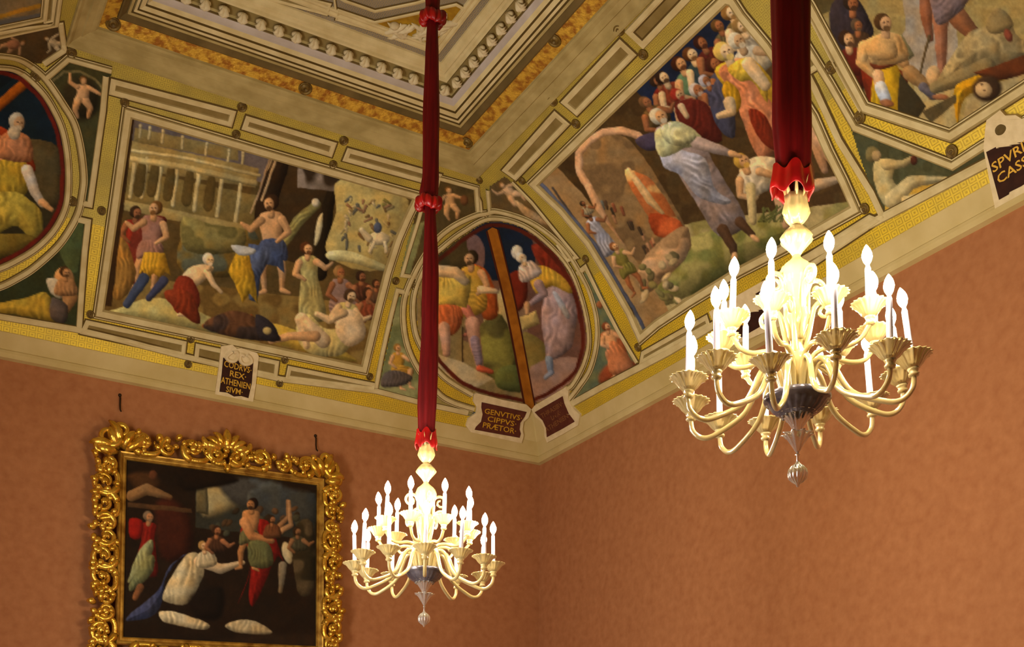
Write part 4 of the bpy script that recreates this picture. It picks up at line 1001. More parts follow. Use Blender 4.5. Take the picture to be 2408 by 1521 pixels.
mesh('painted_beam', bV, bF, [M['beam'], M['beam_edge']], td, bm)
fresco('round_fresco', 'round fresco at the far left edge, white-bearded figure in orange and yellow', 'fresco', catmull(L_IN, 5, True),
       [('inner_ring', [(-60, 162), (0, 157), (48, 169), (99, 215), (131, 266), (150, 316), (160, 383), (160, 452), (151, 497), (126, 543), (88, 582), (44, 610), (0, 631), (-60, 648)], .08, dict(curve=True, closed=False)),
        ('outer_ring', [(-60, 128), (0, 129), (46, 138), (84, 162), (112, 190), (148, 243), (175, 290), (190, 349), (197, 414), (194, 452), (184, 500), (160, 546), (130, 585), (79, 630), (39, 655), (0, 674), (-60, 692)], .085, dict(curve=True, closed=False))])
Q_OUT = [(1830, -10), (1886, 85), (1954, 195), (2013, 298), (2241, 388), (2311, 343), (2408, 287), (2520, 215)]
fresco('fresco', 'fresco at the top right corner with bare-chested seated man in yellow cloth', 'fresco', Q_OPEN,
       [('frame', Q_OPEN, .12), ('outer_frame', Q_OUT, .10, dict(closed=False))])

TH = dict(sec=SEC_THIN)
def spandrel(label, poly, frames, curve=False): return fresco('corner_fresco', label, 'fresco', poly, frames, group='small figure panels between the large frescoes')
spandrel('small green panel with winged nude child right of the left round fresco',
         S_A,
         [('frame', [(250, 178), (243, 260), (231, 345), (218, 440), (212, 482), (192, 478)], .075, dict(closed=False, sec=SEC_THIN)), ('top_frame', [(108, 182), (160, 137), (262, 165)], .085, dict(closed=False))])
spandrel('small dark green panel with reclining woman in yellow beside the left round fresco',
         S_B,
         [('frame', [(174, 512), (208, 520), (200, 590), (193, 680), (187, 770)], .08, dict(closed=False, sec=SEC_THIN))])
spandrel('small panel with seated nude child just right of the gathered knot of the red fabric',
         S_C,
         [('frame', [(1015, 412), (1120, 441), (1124, 495)], .08, dict(closed=False)), ('side_frame', [(1006, 440), (984, 520), (962, 590), (946, 646), (974, 650), (988, 612)], .06, dict(closed=False, sec=SEC_THIN))])
spandrel('small pale green panel with seated figure in gold, left of the hanging red fabric',
         S_D,
         [('frame', [(962, 690), (935, 684), (922, 735), (909, 790), (896, 850), (885, 912)], .075, dict(closed=False, sec=SEC_THIN))])
spandrel('small panel with twisting nude figure right of the cream junction above the corner tondo',
         S_E,
         [('frame', [(1205, 427), (1252, 475), (1300, 534), (1358, 604), (1336, 612), (1310, 574)], .06, dict(closed=False, sec=SEC_THIN)), ('side_frame', [(1153, 496), (1148, 444)], .07, dict(closed=False))])
spandrel('small panel with kneeling nude woman in a russet cloak, right of the corner tondo',
         S_F,
         [('frame', [(1358, 642), (1378, 626), (1413, 698), (1454, 776), (1499, 852)], .075, dict(closed=False, sec=SEC_THIN))])
spandrel('small green panel with seated nude youth under the top right fresco',
         S_G, [])
spandrel('sliver of a small panel with two nude children at the upper left edge',
         S_H, [('frame', [(-60, 86), (60, 64), (143, 54), (152, 118), (104, 150)], .07, dict(closed=False, sec=SEC_THIN))])
fresco('fresco', 'edge of a grey painted scene at the top left corner', 'fresco', [(-60, -60), (108, -60), (98, 36), (-60, 66)], [('frame', [(-60, 76), (102, 42), (112, -60)], .09, dict(closed=False)), ('outer_frame', [(-60, 96), (130, 56), (146, -60)], .08, dict(closed=False))])

# long continuous mouldings (part of the ceiling design)
def trim(px, w, n=[11], **k):
    o = sweep('trim_%d' % n[0], px, w, None, closed=False, origin=mean_pt(px), **k); n[0] += 1
    tag(o, kind='structure'); return o
trim([(-60, 730), (0, 743), (178, 773), (300, 802), (430, 836), (660, 890), (885, 912 + 6), (1000, 948), (1100, 970)], .085, sec=SEC_THIN)
trim([(1344, 948), (1420, 906), (1503, 863), (1576, 824), (1740, 725), (1883, 613), (2080, 507), (2317, 383), (2480, 296)], .10, sec=SEC_THIN)
trim([(1118, 448), (1130, 474), (1132, 497)], .05, sec=SEC_THIN)
trim([(1860, 96), (1918, 207), (1975, 330), (2020, 402), (2051, 452), (2079, 512)], .085, sec=SEC_THIN)
trim([(1906, 40), (1960, 145), (2025, 262)], .03, sec=SEC_THIN)

def recess(label, px, w=.07):
    c = mean_pt(px)
    t = empty('recessed_panel', c, label, 'molding', 'narrow recessed ceiling panels')
    panel('recess_field', px, t, 4, .003, None, M['slot'], g=0)
    sweep('frame', px, w, t, sec=SEC_THIN, step=30)
recess('long narrow cream recessed panel at the top left above the portico scene', [(266, 190), (549, 264), (541, 292), (262, 217)], .075)
recess('long narrow cream recessed panel in the middle above the end wall scene', [(582, 277), (786, 338), (777, 363), (574, 300)], .075)
recess('narrow cream recessed panel crossing behind the red fabric above the end scene', [(820, 352), (1034, 412), (1028, 434), (811, 374)], .075)
recess('narrow cream recessed panel left of the small dark plaque under the end scene', [(205, 757), (434, 806), (431, 834), (194, 781)])
recess('short narrow recessed panel partly behind the small dark plaque', [(464, 812), (652, 852), (648, 884), (460, 846)])
recess('narrow cream recessed panel between small dark plaque and red fabric, under the end scene', [(680, 864), (880, 904), (877, 914), (675, 888)])
recess('diagonal recessed panel nearest the corner above the burning arch scene', [(1187, 400), (1306, 266), (1334, 290), (1212, 418)], .08)
recess('diagonal recessed panel in the middle above the burning arch scene', [(1459, 98), (1490, 127), (1356, 265), (1326, 240)], .08)
recess('diagonal recessed panel leaving the top of the frame above the crowd', [(1481, 74), (1512, 103), (1660, -52), (1628, -82)], .08)
recess('recessed panel under the burning arch scene, left of the bright chandelier candles', [(1512, 830), (1662, 745), (1668, 764), (1508, 852)])
recess('recessed panel running behind the large chandelier toward the right', [(1800, 664), (2046, 510), (2066, 518), (1812, 688)])
recess('stub of a recessed panel just right of the wide red fabric', [(1836, 30), (1872, 52), (1930, 152), (1904, 168), (1860, 110)])
recess('recessed panel of the flat ceiling at the top left of the meander band', [(620, -30), (776, 8), (768, 32), (600, -12)], .05)
recess('slender recess in the top left corner above the nude children', [(112, -60), (132, -60), (122, 46), (104, 50)], .04)

# round bosses on the gilded bands
def boss(px, py, r, where):
    P, N = bp(np.array([px]), np.array([py]), .004)
    N = N[0]; ref = np.cross(N, ZD); ref /= np.linalg.norm(ref); up = np.cross(N, ref)
    m = MB(); m.lathe([(0, .0), (r, 0), (r * .96, .012), (r * .78, .012), (r * .70, .004), (r * .58, .004), (r * .5, .016), (r * .28, .02), (r * .22, .008), (.001, .008)], 20, ax=[ref, up, N])
    o = m.build('round_boss', M['boss']); o.location = P[0].tolist()
    tag(o, 'small bronze-coloured round boss ' + where, 'rosette', 'bosses at the band crossings')
for b in ((569, 251, .05, 'above the gap between the first two panels over the portico'), (555, 315, .045, 'on the inner band just above the portico statues'), (808, 330, .05, 'on the upper band left of the red fabric'),
          (783, 386, .045, 'on the inner band above the painted tree'), (293, 240, .045, 'at the top left corner of the end scene frame'), (168, 123, .05, 'at the upper left groin beside the winged child'),
          (84, 178, .05, 'on the top of the left round frame'), (170, 473, .05, 'on the right of the left round frame'), (239, 495, .045, 'on the band left of the soldiers'),
          (1126, 422, .05, 'at the groin above the corner tondo'), (1146, 502, .05, 'on the top of the corner tondo ring'), (1228, 424, .045, 'at the left corner of the burning arch scene'),
          (1300, 237, .055, 'beside the nearest diagonal panel, on the upper band'), (1355, 290, .05, 'on the band above the arch curve'), (1456, 70, .055, 'on the upper band beside the middle diagonal panel'),
          (1513, 127, .05, 'on the inner band above the crowd'), (1340, 634, .05, 'on the right side of the corner tondo ring'), (1378, 608, .045, 'on the band left of the burning arch scene'),
          (930, 660, .045, 'on the band just left of the hanging red fabric'), (975, 672, .045, 'half hidden at the left edge of the hanging red fabric'), (213, 739, .045, 'at the bottom left corner of the end scene'),
          (448, 797, .045, 'under the end scene, left of the small dark plaque'), (442, 856, .045, 'on the lowest band left of the small dark plaque'), (669, 846, .045, 'under the reclining man, right of the small dark plaque'),
          (657, 901, .045, 'on the lowest band right of the small dark plaque'), (869, 885, .045, 'at the bottom right corner of the end scene'), (1501, 816, .05, 'at the lowest corner of the burning arch scene'),
          (1955, 158, .055, 'on the band just right of the wide red fabric'), (2023, 275, .055, 'at the left bend below the yellow cloth'), (2239, 355, .055, 'at the lower point of the top right fresco'), (2034, 490, .05, 'at the bottom right corner of the arch scene')):
    boss(*b)
for b in ((266, 55, .07, 'at the left corner of the gilt frieze'), (718, 207, .07, 'on the middle of the gilt frieze'), (1098, 334, .07, 'at the near corner of the gilt frieze'), (1304, 94, .07, 'on the right run of the gilt frieze')):
    boss(*b)

# leafy brackets under the inner cornice
ORD = ['nearest', 'second', 'third', 'fourth', 'fifth', 'sixth', 'seventh', 'eighth', 'ninth', 'tenth', 'eleventh', 'twelfth', 'thirteenth', 'fourteenth', 'fifteenth', 'sixteenth', 'seventeenth', 'eighteenth', 'nineteenth', 'twentieth']
mb = MB()
for k in range(5):
    a = (k - 2) * .42; L = .10 - .012 * abs(k - 2)
    P = [np.array([math.sin(a) * L * t, -math.cos(a) * L * t * 1.0, -.055 * math.sin(t * 2.6) - .02]) for t in np.linspace(0, 1, 7)]
    mb.tube(P, [.024, .026, .026, .024, .019, .012, .003], 7, flat=(.55, 1))
mb.ball((0, -.02, -.03), (.055, .035, .03), 12, 6)
proto = mb.build('leaf_bracket', M['white_stucco'])
first = True
def bracket(P, ang, label):
    global first
    o = proto if first else proto.copy()
    if not first: COL.objects.link(o)
    first = False
    o.location = P.tolist(); o.rotation_euler = (0, 0, ang)
    tag(o, label, 'bracket', 'leaf brackets under the inner cornice')
sp = .178
for k in range(16):
    s = 3.06 + k * sp
    if s > W - 3.05: break
    bracket(room(s, 3.045, pz(3.0, .0)), math.atan2(-RD[1], -RD[0]) + math.pi / 2, 'pale leaf bracket, %s from the near corner in the left row' % ORD[k])
for k in range(1, 14):
    bracket(room(3.0 + k * .182, 3.045, pz(3.0, .0), 'R'), math.atan2(-LD[1], -LD[0]) + math.pi / 2, 'pale leaf bracket, %s from the near corner in the right row' % ORD[k - 1])

# stucco relief in the gilt corner field of the flat ceiling
gf = [(797, 22), (881, 50), (1073, 8), (1094, 20), (1022, 114), (905, 78), (792, 44)]
gt = empty('stucco_relief', mean_pt(gf), 'white stucco relief figures on a gilt triangular field at the top centre', 'relief')
panel('gilt_field', gf, gt, 4, .003, None, M['goldfield'], g=0)
sweep('frame', gf, .05, gt, sec=SEC_THIN, step=30)
rl = MB()
for i in range(34):
    t = random.random(); x = 922 + 130 * t; y = 64 + 8 * random.random() - 20 * t + 36 * random.random() * (1 - abs(t - .6))
    P, N = bp(np.array([x]), np.array([y]), .01); r = .025 + .035 * random.random()
    d = np.array([random.uniform(-1, 1), random.uniform(-1, 1), 0]); d /= np.linalg.norm(d)
    q = [P[0] + d * r * 2.4 * u for u in np.linspace(-1, 1, 6)]
    rl.tube(q, [.004, r * .5, r * .62, r * .55, r * .4, .004], 8)
rl.ball(bp(np.array([928.]), np.array([56.]), .02)[0][0], (.05, .04, .04), 10, 6)
o = rl.build('relief_figures', M['white_stucco'], gt, world_coords=True)
oc = empty('octagonal_frame', mean_pt([(815, -10), (882, 30), (1073, -10)]), 'cream octagon moulding with grey key band at the top edge of the ceiling', 'molding')
sweep('outer_molding', [(740, -40), (812, 0), (882, 24), (980, 4), (1090, -30)], .05, oc, sec=SEC_THIN, closed=False)
sweep('cross_molding', [(785, -20), (790, 20)], .03, oc, sec=SEC_THIN, closed=False)

# ------------------------------------------------------------------ inscribed plaques
def letters(lines, quadpx, parent, m, off=.05):
    """quadpx: TL, TR, BR, BL of the text block; lines: (text, u0, u1, v0, v1)"""
    Q = np.array(quadpx, float)
    for k, (txt, u0, u1, v0, v1) in enumerate(lines):
        cu = bpy.data.curves.new('text', 'FONT'); cu.body = txt; cu.size = 1; cu.resolution_u = 2; cu.offset = .012
        to = bpy.data.objects.new('text', cu); COL.objects.link(to)
        me = bpy.data.meshes.new_from_object(to)
        V = np.zeros(len(me.vertices) * 3); me.vertices.foreach_get('co', V); V = V.reshape(-1, 3)
        F = [list(p.vertices) for p in me.polygons]
        bpy.data.objects.remove(to); bpy.data.curves.remove(cu); bpy.data.meshes.remove(me)
        x0, x1 = V[:, 0].min(), V[:, 0].max(); y0, y1 = 0, V[:, 1].max()
        u = u0 + (V[:, 0] - x0) / (x1 - x0) * (u1 - u0); v = v1 - (V[:, 1] - y0) / (y1 - y0) * (v1 - v0)
        px = ((1 - u) * (1 - v))[:, None] * Q[0] + (u * (1 - v))[:, None] * Q[1] + (u * v)[:, None] * Q[2] + ((1 - u) * v)[:, None] * Q[3]
        P, N = bp(px[:, 0], px[:, 1], off)
        mesh('lettering', P, F, m, parent)

def plaque(label, outer, inner, lines, qd, mdark, mlet, rimw=.06):
    t = empty('inscribed_plaque', mean_pt(outer), label, 'plaque')
    g = np.asarray(outer, float)
    pts = densify(g, 5, True)
    P0, N = bp(pts[:, 0], pts[:, 1], .0); P1, _ = bp(pts[:, 0], pts[:, 1], .035)
    c, _ = bp(np.array([g[:, 0].mean()]), np.array([g[:, 1].mean()]), .035)
    n = len(pts)
    V = np.vstack([P0, P1]); F = [[i, (i + 1) % n, n + (i + 1) % n, n + i] for i in range(n)]
    mesh('edge', V, F, M['plaque_rim'], t)
    patch('rim', g, t, .035, M['plaque_rim'])
    patch('inscription_field', inner, t, .039, mdark)
    letters(lines, qd, t, mlet, .043)
    return t
o = panel('trim_20', [(1236, 948), (1262, 948), (1290, 1030), (1296, 1048), (1264, 1070), (1220, 1048), (1226, 990)], None, 3, .005, None, M['stone'], g=0, origin=mean_pt([(1255, 1000), (1256, 1001)])); tag(o, kind='structure')
pq1_o = [(1113, 925), (1119, 922), (1180, 938), (1236, 949), (1247, 960), (1240, 980), (1229, 990), (1226, 1008), (1229, 1022), (1224, 1041), (1165, 1028), (1105, 1015), (1094, 1000), (1099, 982), (1117, 970), (1119, 955), (1111, 942)]
pq1_i = [(1130, 943), (1236, 966), (1231, 978), (1221, 992), (1219, 1008), (1222, 1018), (1219, 1028), (1113, 1009), (1116, 1002), (1128, 990), (1132, 972), (1129, 955)]
plaque('maroon plaque with three gold lines at the corner tondo foot, on the end wall side', pq1_o, pq1_i,
       [('GENVTIVS\u00b7', .08, .97, .10, .33), ('CIPPVS\u00b7', .18, .86, .41, .64), ('PR\u00c6TOR\u00b7', .10, .88, .72, .96)], [(1131, 950), (1229, 970), (1221, 1023), (1121, 1003)], M['maroon'], M['gold_letter'])
pq2_o = [(1254, 960), (1262, 950), (1330, 910), (1334, 907), (1341, 918), (1340, 935), (1350, 955), (1368, 973), (1364, 998), (1330, 1018), (1291, 1039), (1285, 1024), (1284, 1004), (1276, 988), (1263, 978)]
pq2_i = [(1262, 966), (1328, 928), (1332, 945), (1343, 970), (1357, 989), (1330, 1005), (1291, 1026), (1289, 1004), (1281, 986), (1270, 975)]
plaque('maroon plaque with faded lines at the corner tondo foot, on the right wall side', pq2_o, pq2_i,
       [('THRASIBV\u00b7', .05, .95, .12, .32), ('DVX\u00b7', .36, .74, .40, .62), ('ATHENIEN\u00b7', .0, .98, .72, .92)], [(1270, 966), (1327, 932), (1349, 980), (1292, 1019)], M['maroon'], M['faint_letter'])
pq3_o = [(519, 812), (545, 808), (556, 818), (566, 816), (585, 822), (603, 828), (607, 836), (600, 900), (593, 946), (575, 943), (560, 940), (548, 936), (535, 932), (520, 932), (504, 926), (512, 870)]
pq3_i = [(523, 838), (533, 846), (545, 847), (557, 842), (566, 850), (580, 854), (594, 850), (590, 900), (582, 935), (565, 930), (548, 931), (532, 922), (514, 920), (519, 880)]
plaque('small black plaque with four gold lines and scrolled top under the end scene', pq3_o, pq3_i,
       [('CODRVS\u00b7', .03, 1.0, .0, .20), ('REX\u00b7', .27, .85, .27, .46), ('ATHENIEN', -.02, 1.04, .54, .74), ('SIVM\u00b7', .20, .80, .80, .98)], [(524, 844), (590, 862), (580, 932), (516, 918)], M['maroon_dark'], M['gold_letter'])
p3 = [o for o in bpy.data.objects if o.name.startswith('inscribed_plaque')][-1]
sweep('scroll', [(545, 824), (537, 830), (531, 838), (538, 846), (549, 847), (557, 838), (556, 826), (548, 826)], .05, p3, sec=[(-.5, 0, 0), (-.2, .02, 0), (.2, .02, 0), (.5, 0, 0)], mats=[M['plaque_rim']], closed=False, off=.036, curve=True)
sweep('scroll', [(580, 832), (587, 838), (590, 848), (581, 854), (570, 853), (563, 843), (565, 832), (573, 834)], .05, p3, sec=[(-.5, 0, 0), (-.2, .02, 0), (.2, .02, 0), (.5, 0, 0)], mats=[M['plaque_rim']], closed=False, off=.036, curve=True)
pq4_o = [(2318, 345), (2322, 300), (2325, 279), (2357, 255), (2369, 268), (2394, 267), (2408, 276), (2440, 262), (2470, 240), (2490, 300), (2500, 400), (2408, 462), (2362, 486), (2360, 481), (2346, 490), (2332, 420)]
pq4_i = [(2325, 354), (2348, 342), (2349, 346), (2392, 316), (2391, 310), (2420, 292), (2470, 262), (2480, 390), (2408, 436), (2380, 450), (2379, 455), (2356, 468), (2340, 408)]
plaque('large dark plaque with gold letters cut off by the right edge of the photo', pq4_o, pq4_i,
       [('SPVRIVS\u00b7', 0, 1, .0, .32), ('CASSIVS\u00b7', .04, 1.04, .45, .77)], [(2337, 382), (2452, 300), (2476, 368), (2355, 450)], M['maroon_dark'], M['gold_letter'])
sweep('painted_flower', [(2352, 302), (2358, 296), (2366, 298), (2362, 306), (2354, 308)], .05, [o for o in bpy.data.objects if o.name.startswith('inscribed_plaque')][-1], sec=[(-.5, 0, 0), (0, .01, 0), (.5, 0, 0)], mats=[M['dark']], closed=True, off=.036, curve=True)
pq5_o = [(1700, 735), (1735, 715), (1760, 745), (1770, 790), (1725, 815)]
plaque('dark plaque half hidden behind the left candles of the large chandelier', [(1672, 730), (1702, 712), (1830, 640), (1850, 700), (1850, 760), (1725, 812), (1688, 770)], [(1712, 728), (1826, 662), (1836, 742), (1734, 800)],
       [('M', .04, .26, .1, .35), ('M', .04, .26, .5, .75)], [(1722, 732), (1822, 674), (1832, 738), (1742, 790)], M['maroon_dark'], M['gold_letter'])

# ------------------------------------------------------------------ oil painting in carved gilt frame
PIC_N = NW + .14
def wpt(x, y, n): return wp(np.array([float(x)]), np.array([float(y)]), n)[0]
pc = wpt(520, 1300, NW)
pic = empty('framed_painting', pc, 'dark oil painting in an openwork carved gilt frame on the end wall', 'painting')
cvq = [(298, 1080), (746, 1140), (744, 1519), (290, 1497)]
panel('canvas', cvq, pic, 2.2, 0, cv, plane=PIC_N - .03, g=3)
# plane coordinates on the wall
def uvw(x, y): 
    p = wpt(x, y, PIC_N) - C0; return p @ LD, p[2]
(sa, za), (sb_, zb), (sc_, zc), (sd, zd) = [uvw(*q) for q in cvq]
def wpoint(s, z, n): return C0 + LD * s + RD * n + ZD * z
def wall_sweep(name, S, sec, m, parent):
    n = len(S); S = np.array(S, float); V = []; F = []
    c = S.mean(0); k = len(sec)
    for i in range(n):
        a = S[i] - S[i - 1]; b = S[(i + 1) % n] - S[i]; a /= np.linalg.norm(a); b /= np.linalg.norm(b)
        na = np.array([a[1], -a[0]]); nb = np.array([b[1], -b[0]])
        if na @ (S[i] - c) < 0: na = -na
        if nb @ (S[i] - c) < 0: nb = -nb
        mm = (na + nb); mm = mm / (mm @ na)
        for o_, h in sec:
            q = S[i] + mm * o_; V.append(wpoint(q[0], q[1], PIC_N + h))
    for i in range(n):
        for j in range(k - 1): F.append([i * k + j, ((i + 1) % n) * k + j, ((i + 1) % n) * k + j + 1, i * k + j + 1])
    return mesh(name, V, F, m, parent)
S4 = [(sa, za), (sb_, zb), (sc_, zc), (sd, zd)]
wall_sweep('slip_molding', S4, [(0, -.03), (0, .0), (.012, .014), (.022, .004), (.035, .006), (.06, .03), (.075, .034), (.085, .02), (.085, -.05)], M['gold_slip'], pic)
mesh('back_board', [wpoint(s, z, PIC_N - .05) for s, z in S4] + [wpoint(s, z, NW + .005) for s, z in S4], [[0, 1, 2, 3], [4, 5, 1, 0], [5, 6, 2, 1], [6, 7, 3, 2], [7, 4, 0, 3]], M['metal'], pic)

# carving vocabulary in a flat (u along, v outward) system, bent onto the frame
def spiral(c, r0, r1, a0, turns, k=16):
    t = np.linspace(0, 1, k); r = r0 + (r1 - r0) * t; a = a0 + turns * 2 * math.pi * t
    return np.stack([c[0] + r * np.cos(a), c[1] + r * np.sin(a)], 1)
def carving(name, origin_sz, du, dv, items, parent):
    """origin (s, z) on the wall, unit vectors du, dv in (s, z)"""
    m = MB(); O = np.array(origin_sz); du = np.array(du, float); dv = np.array(dv, float)
    for P, R, h in items:
        P = np.asarray(P, float); Q = [O + du * p[0] + dv * p[1] for p in P]
        hh = np.broadcast_to(h, (len(P),))
        W3 = np.array([wpoint(q[0], q[1], PIC_N + x) for q, x in zip(Q, hh)])
        m.tube(W3, np.asarray(R) * 1.35, 8, flat=(1, .9))
    return m.build(name, M['gold'], parent, world_coords=True)
def leaf(x, y, a, L, w=.03, curl=.5):
    t = np.linspace(0, 1, 7); A = a + curl * t * t
    P = np.stack([x + np.cumsum(np.cos(A)) * L / 7, y + np.cumsum(np.sin(A)) * L / 7], 1)
    return (P, w * np.sin(math.pi * (t * .86 + .12)) ** .8 + .003, .02 + .05 * np.sin(t * 2.6))
def scroll_unit(x, w, hgt, flip=1, seed=0):
    """one acanthus C-scroll of length w, reaching out to hgt"""
    r = random.Random(seed); it = []
    f = flip
    def X(u): return x + (u if f > 0 else w - u)
    c1 = (X(w * .30), hgt * .52); c2 = (X(w * .78), hgt * .42)
    sp1 = spiral(c1, hgt * .44, hgt * .12, math.pi * (1.45 if f > 0 else -.45), -f * 1.15, 24)
    it.append((sp1, np.linspace(.036, .014, 24), .03 + .03 * np.linspace(0, 1, 24)))
    sp2 = spiral(c2, hgt * .34, hgt * .09, math.pi * (.6 if f > 0 else .4), f * 1.05, 22)
    it.append((sp2, np.linspace(.032, .012, 22), .04))
    it.append((catmull([sp1[0], (X(w * .5), hgt * .1), (X(w * .62), hgt * .3), sp2[0]], 6), .026, .03))
    it.append((spiral(c1, .014, .012, 0, 1, 8), .026, .075)); it.append((spiral(c2, .012, .01, 0, 1, 8), .022, .07))
    for k in range(8):
        a = r.uniform(.15, .95) * math.pi; uu = X(w * (.1 + .12 * k)); it.append(leaf(uu, hgt * r.uniform(.35, .8), a, hgt * r.uniform(.24, .40), .026, r.uniform(-1.4, 1.4)))
    for k in range(5):
        a = r.uniform(-.8, .1) * math.pi; uu = X(w * (.15 + .18 * k)); it.append(leaf(uu, hgt * r.uniform(.25, .6), a, hgt * r.uniform(.2, .34), .022, r.uniform(-1.4, 1.4)))
    for k in range(3):
        uu = X(w * r.uniform(.1, .9)); vv = hgt * r.uniform(.5, .95); it.append((np.array([[uu - .012, vv], [uu, vv], [uu + .012, vv]]), [.006, .022, .006], .06))
    return it
def unit(v): v = np.array(v, float); return v / np.linalg.norm(v)
s_lo, s_hi = sb_, sa      # s grows to the left
zt = max(za, zb); zbm = min(zc, zd)
HT = .30
# left rail (photo left = larger s)
Lh = za - zd; items = []
hs_ = [.46, .40, .42, .40, .46]; x = -.02
k = 0
while x < Lh + .05:
    items += scroll_unit(x, .46, .33, 1 if k % 2 else -1, 10 + k); x += .41; k += 1
carving('carved_side_rail', (sa + .07, za), unit([sd - sa, zd - za]), (1, 0), items, pic)
Rh = zb - zc; items = []; x = -.02; k = 0
while x < Rh + .05:
    items += scroll_unit(x, .44, .26, -1 if k % 2 else 1, 30 + k); x += .40; k += 1
carving('carved_side_rail', (sb_ - .06, zb), unit([sc_ - sb_, zc - zb]), (-1, 0), items, pic)
Wt = np.hypot(sa - sb_, za - zb); dtop = unit([sb_ - sa, zb - za])
nrm = np.array([-dtop[1], dtop[0]]); nrm = nrm if nrm[1] > 0 else -nrm
items = []
step = Wt / 4
for k in range(4): items += scroll_unit(k * step - .01, step * 1.05, .27, 1 if k < 2 else -1, 50 + k)
carving('carved_top_rail', np.array([sa, za]) + nrm * .06, dtop, nrm, items, pic)
items = []
for k in range(4): items += scroll_unit(k * step - .01, step * 1.05, .25, 1 if k < 2 else -1, 70 + k)
dbt = unit([sc_ - sd, zc - zd]); 
carving('carved_bottom_rail', np.array([sd, zd]) - nrm * .06, dbt, -nrm, items, pic)
# crest in the middle of the top rail
items = []
for f in (-1, 1):
    items.append((spiral((f * .12, .10), .10, .03, math.pi / 2 if f > 0 else math.pi / 2, -f * 1.2, 20), np.linspace(.034, .014, 20), .05))
    items.append((catmull([(f * .02, .02), (f * .12, .0), (f * .24, .08), (f * .30, .2)], 6), np.linspace(.03, .01, 19), .05))
    for a in (.25, .7, 1.1): items.append(leaf(f * .03, .14, math.pi / 2 - f * a, .26, .034, -f * .8))
    items.append(leaf(f * .16, .12, math.pi / 2 - f * .9, .22, .03, f * .9))
items.append(leaf(0, .12, math.pi / 2, .30, .045, 0)); items.append(leaf(0, .02, -math.pi / 2, .12, .03, 0))
carving('carved_crest', np.array([(sa + sb_) / 2, (za + zb) / 2]) + nrm * .08, dtop, nrm, items, pic)
for (cs, cz, fx) in ((sa, za, 1), (sb_, zb, -1)):
    items = []
    for k, a in enumerate((20, 50, 80, 110, 150, -10)):
        items.append(leaf(.02, .02, math.radians(a), .30 if k % 2 else .36, .04, .7 * (1 if k % 2 else -1)))
    items.append((spiral((.16, .16), .12, .03, math.pi, 1.2, 22), np.linspace(.034, .014, 22), .06))
    items.append((spiral((.24, .02), .09, .02, math.pi, -1.1, 20), np.linspace(.03, .012, 20), .06))
    items.append((spiral((.02, .24), .08, .02, 0, 1.1, 20), np.linspace(.03, .012, 20), .06))
    carving('carved_corner', (cs + fx * .05, cz + .05), (fx * (1 if fx > 0 else .75), 0), (0, 1.0), items, pic)
for (x, y, w_) in ((281, 948, 'left'), (741, 1042, 'right')):
    h = MB(); p = wpt(x, y, NW + .0)
    h.tube([p + ZD * .09, p + ZD * .05 + RD * .03, p - ZD * .03 + RD * .03, p - ZD * .09 + RD * .05, p - ZD * .12 + RD * .09], .009, 8); h.ball(p + ZD * .09 + RD * .005, (.02, .02, .02), 8, 5)
    o = h.build('picture_hook', M['metal'], world_coords=True, origin=p); tag(o, 'small dark iron hook above the %s corner of the gilt picture frame' % w_, 'hook', 'hooks above the picture')

# ------------------------------------------------------------------ chandeliers
def jit(i, k): return random.Random(i * 31 + k).uniform(-1, 1)
Z0 = .435      # arm roots over the finial tip
def arm_mesh(name, P, r0, r1, parent):
    m = MB(); P = catmull(P, 6); n = len(P); R = np.linspace(r0, r1, n)
    m.tube(P, R, 9)
    e = P[-1]
    m.lathe([(r1 * 1.0, -.005), (r1 * 1.9, .0), (r1 * 2.1, .010), (r1 * 1.5, .016), (r1 * 1.9, .024), (r1 * 2.3, .034), (.004, .036)], 14, c=e, mi=0)
    return m.build(name, M['glass'], parent), e
def cup(name, c, R, parent):
    m = MB()
    pr = [(.012, .0), (R * .34, .006), (R * .52, .022, .03), (R * .70, .045, .05), (R * .86, .058, .06), (R, .064, .07), (R * 1.01, .068, .07), (R * .97, .066, .07), (R * .84, .062, .06), (R * .66, .050, .05), (R * .48, .030, .03), (R * .25, .018), (.003, .016)]
    m.lathe(pr, 72, c=(0, 0, 0), nr=18, rib=0)
    o = m.build(name, M['glass'], parent); o.location = tuple(c); return o
def candle(c, h, parent, tilt=0):
    m = MB(); m.lathe([(.0165, 0), (.0160, .01), (.0145, h * .5), (.0138, h - .012), (.0105, h - .004), (.008, h + .006), (.001, h + .006)], 14)
    o = m.build('candle', M['candle'], parent); o.location = tuple(c); return o
def bulb(c, parent):
    m = MB(); m.lathe([(.006, 0), (.010, .006), (.019, .022), (.0235, .040), (.0225, .056), (.017, .074), (.009, .090), (.003, .099), (.0005, .102)], 12)
    o = m.build('bulb', M['bulb'], parent); o.location = tuple(c); return o

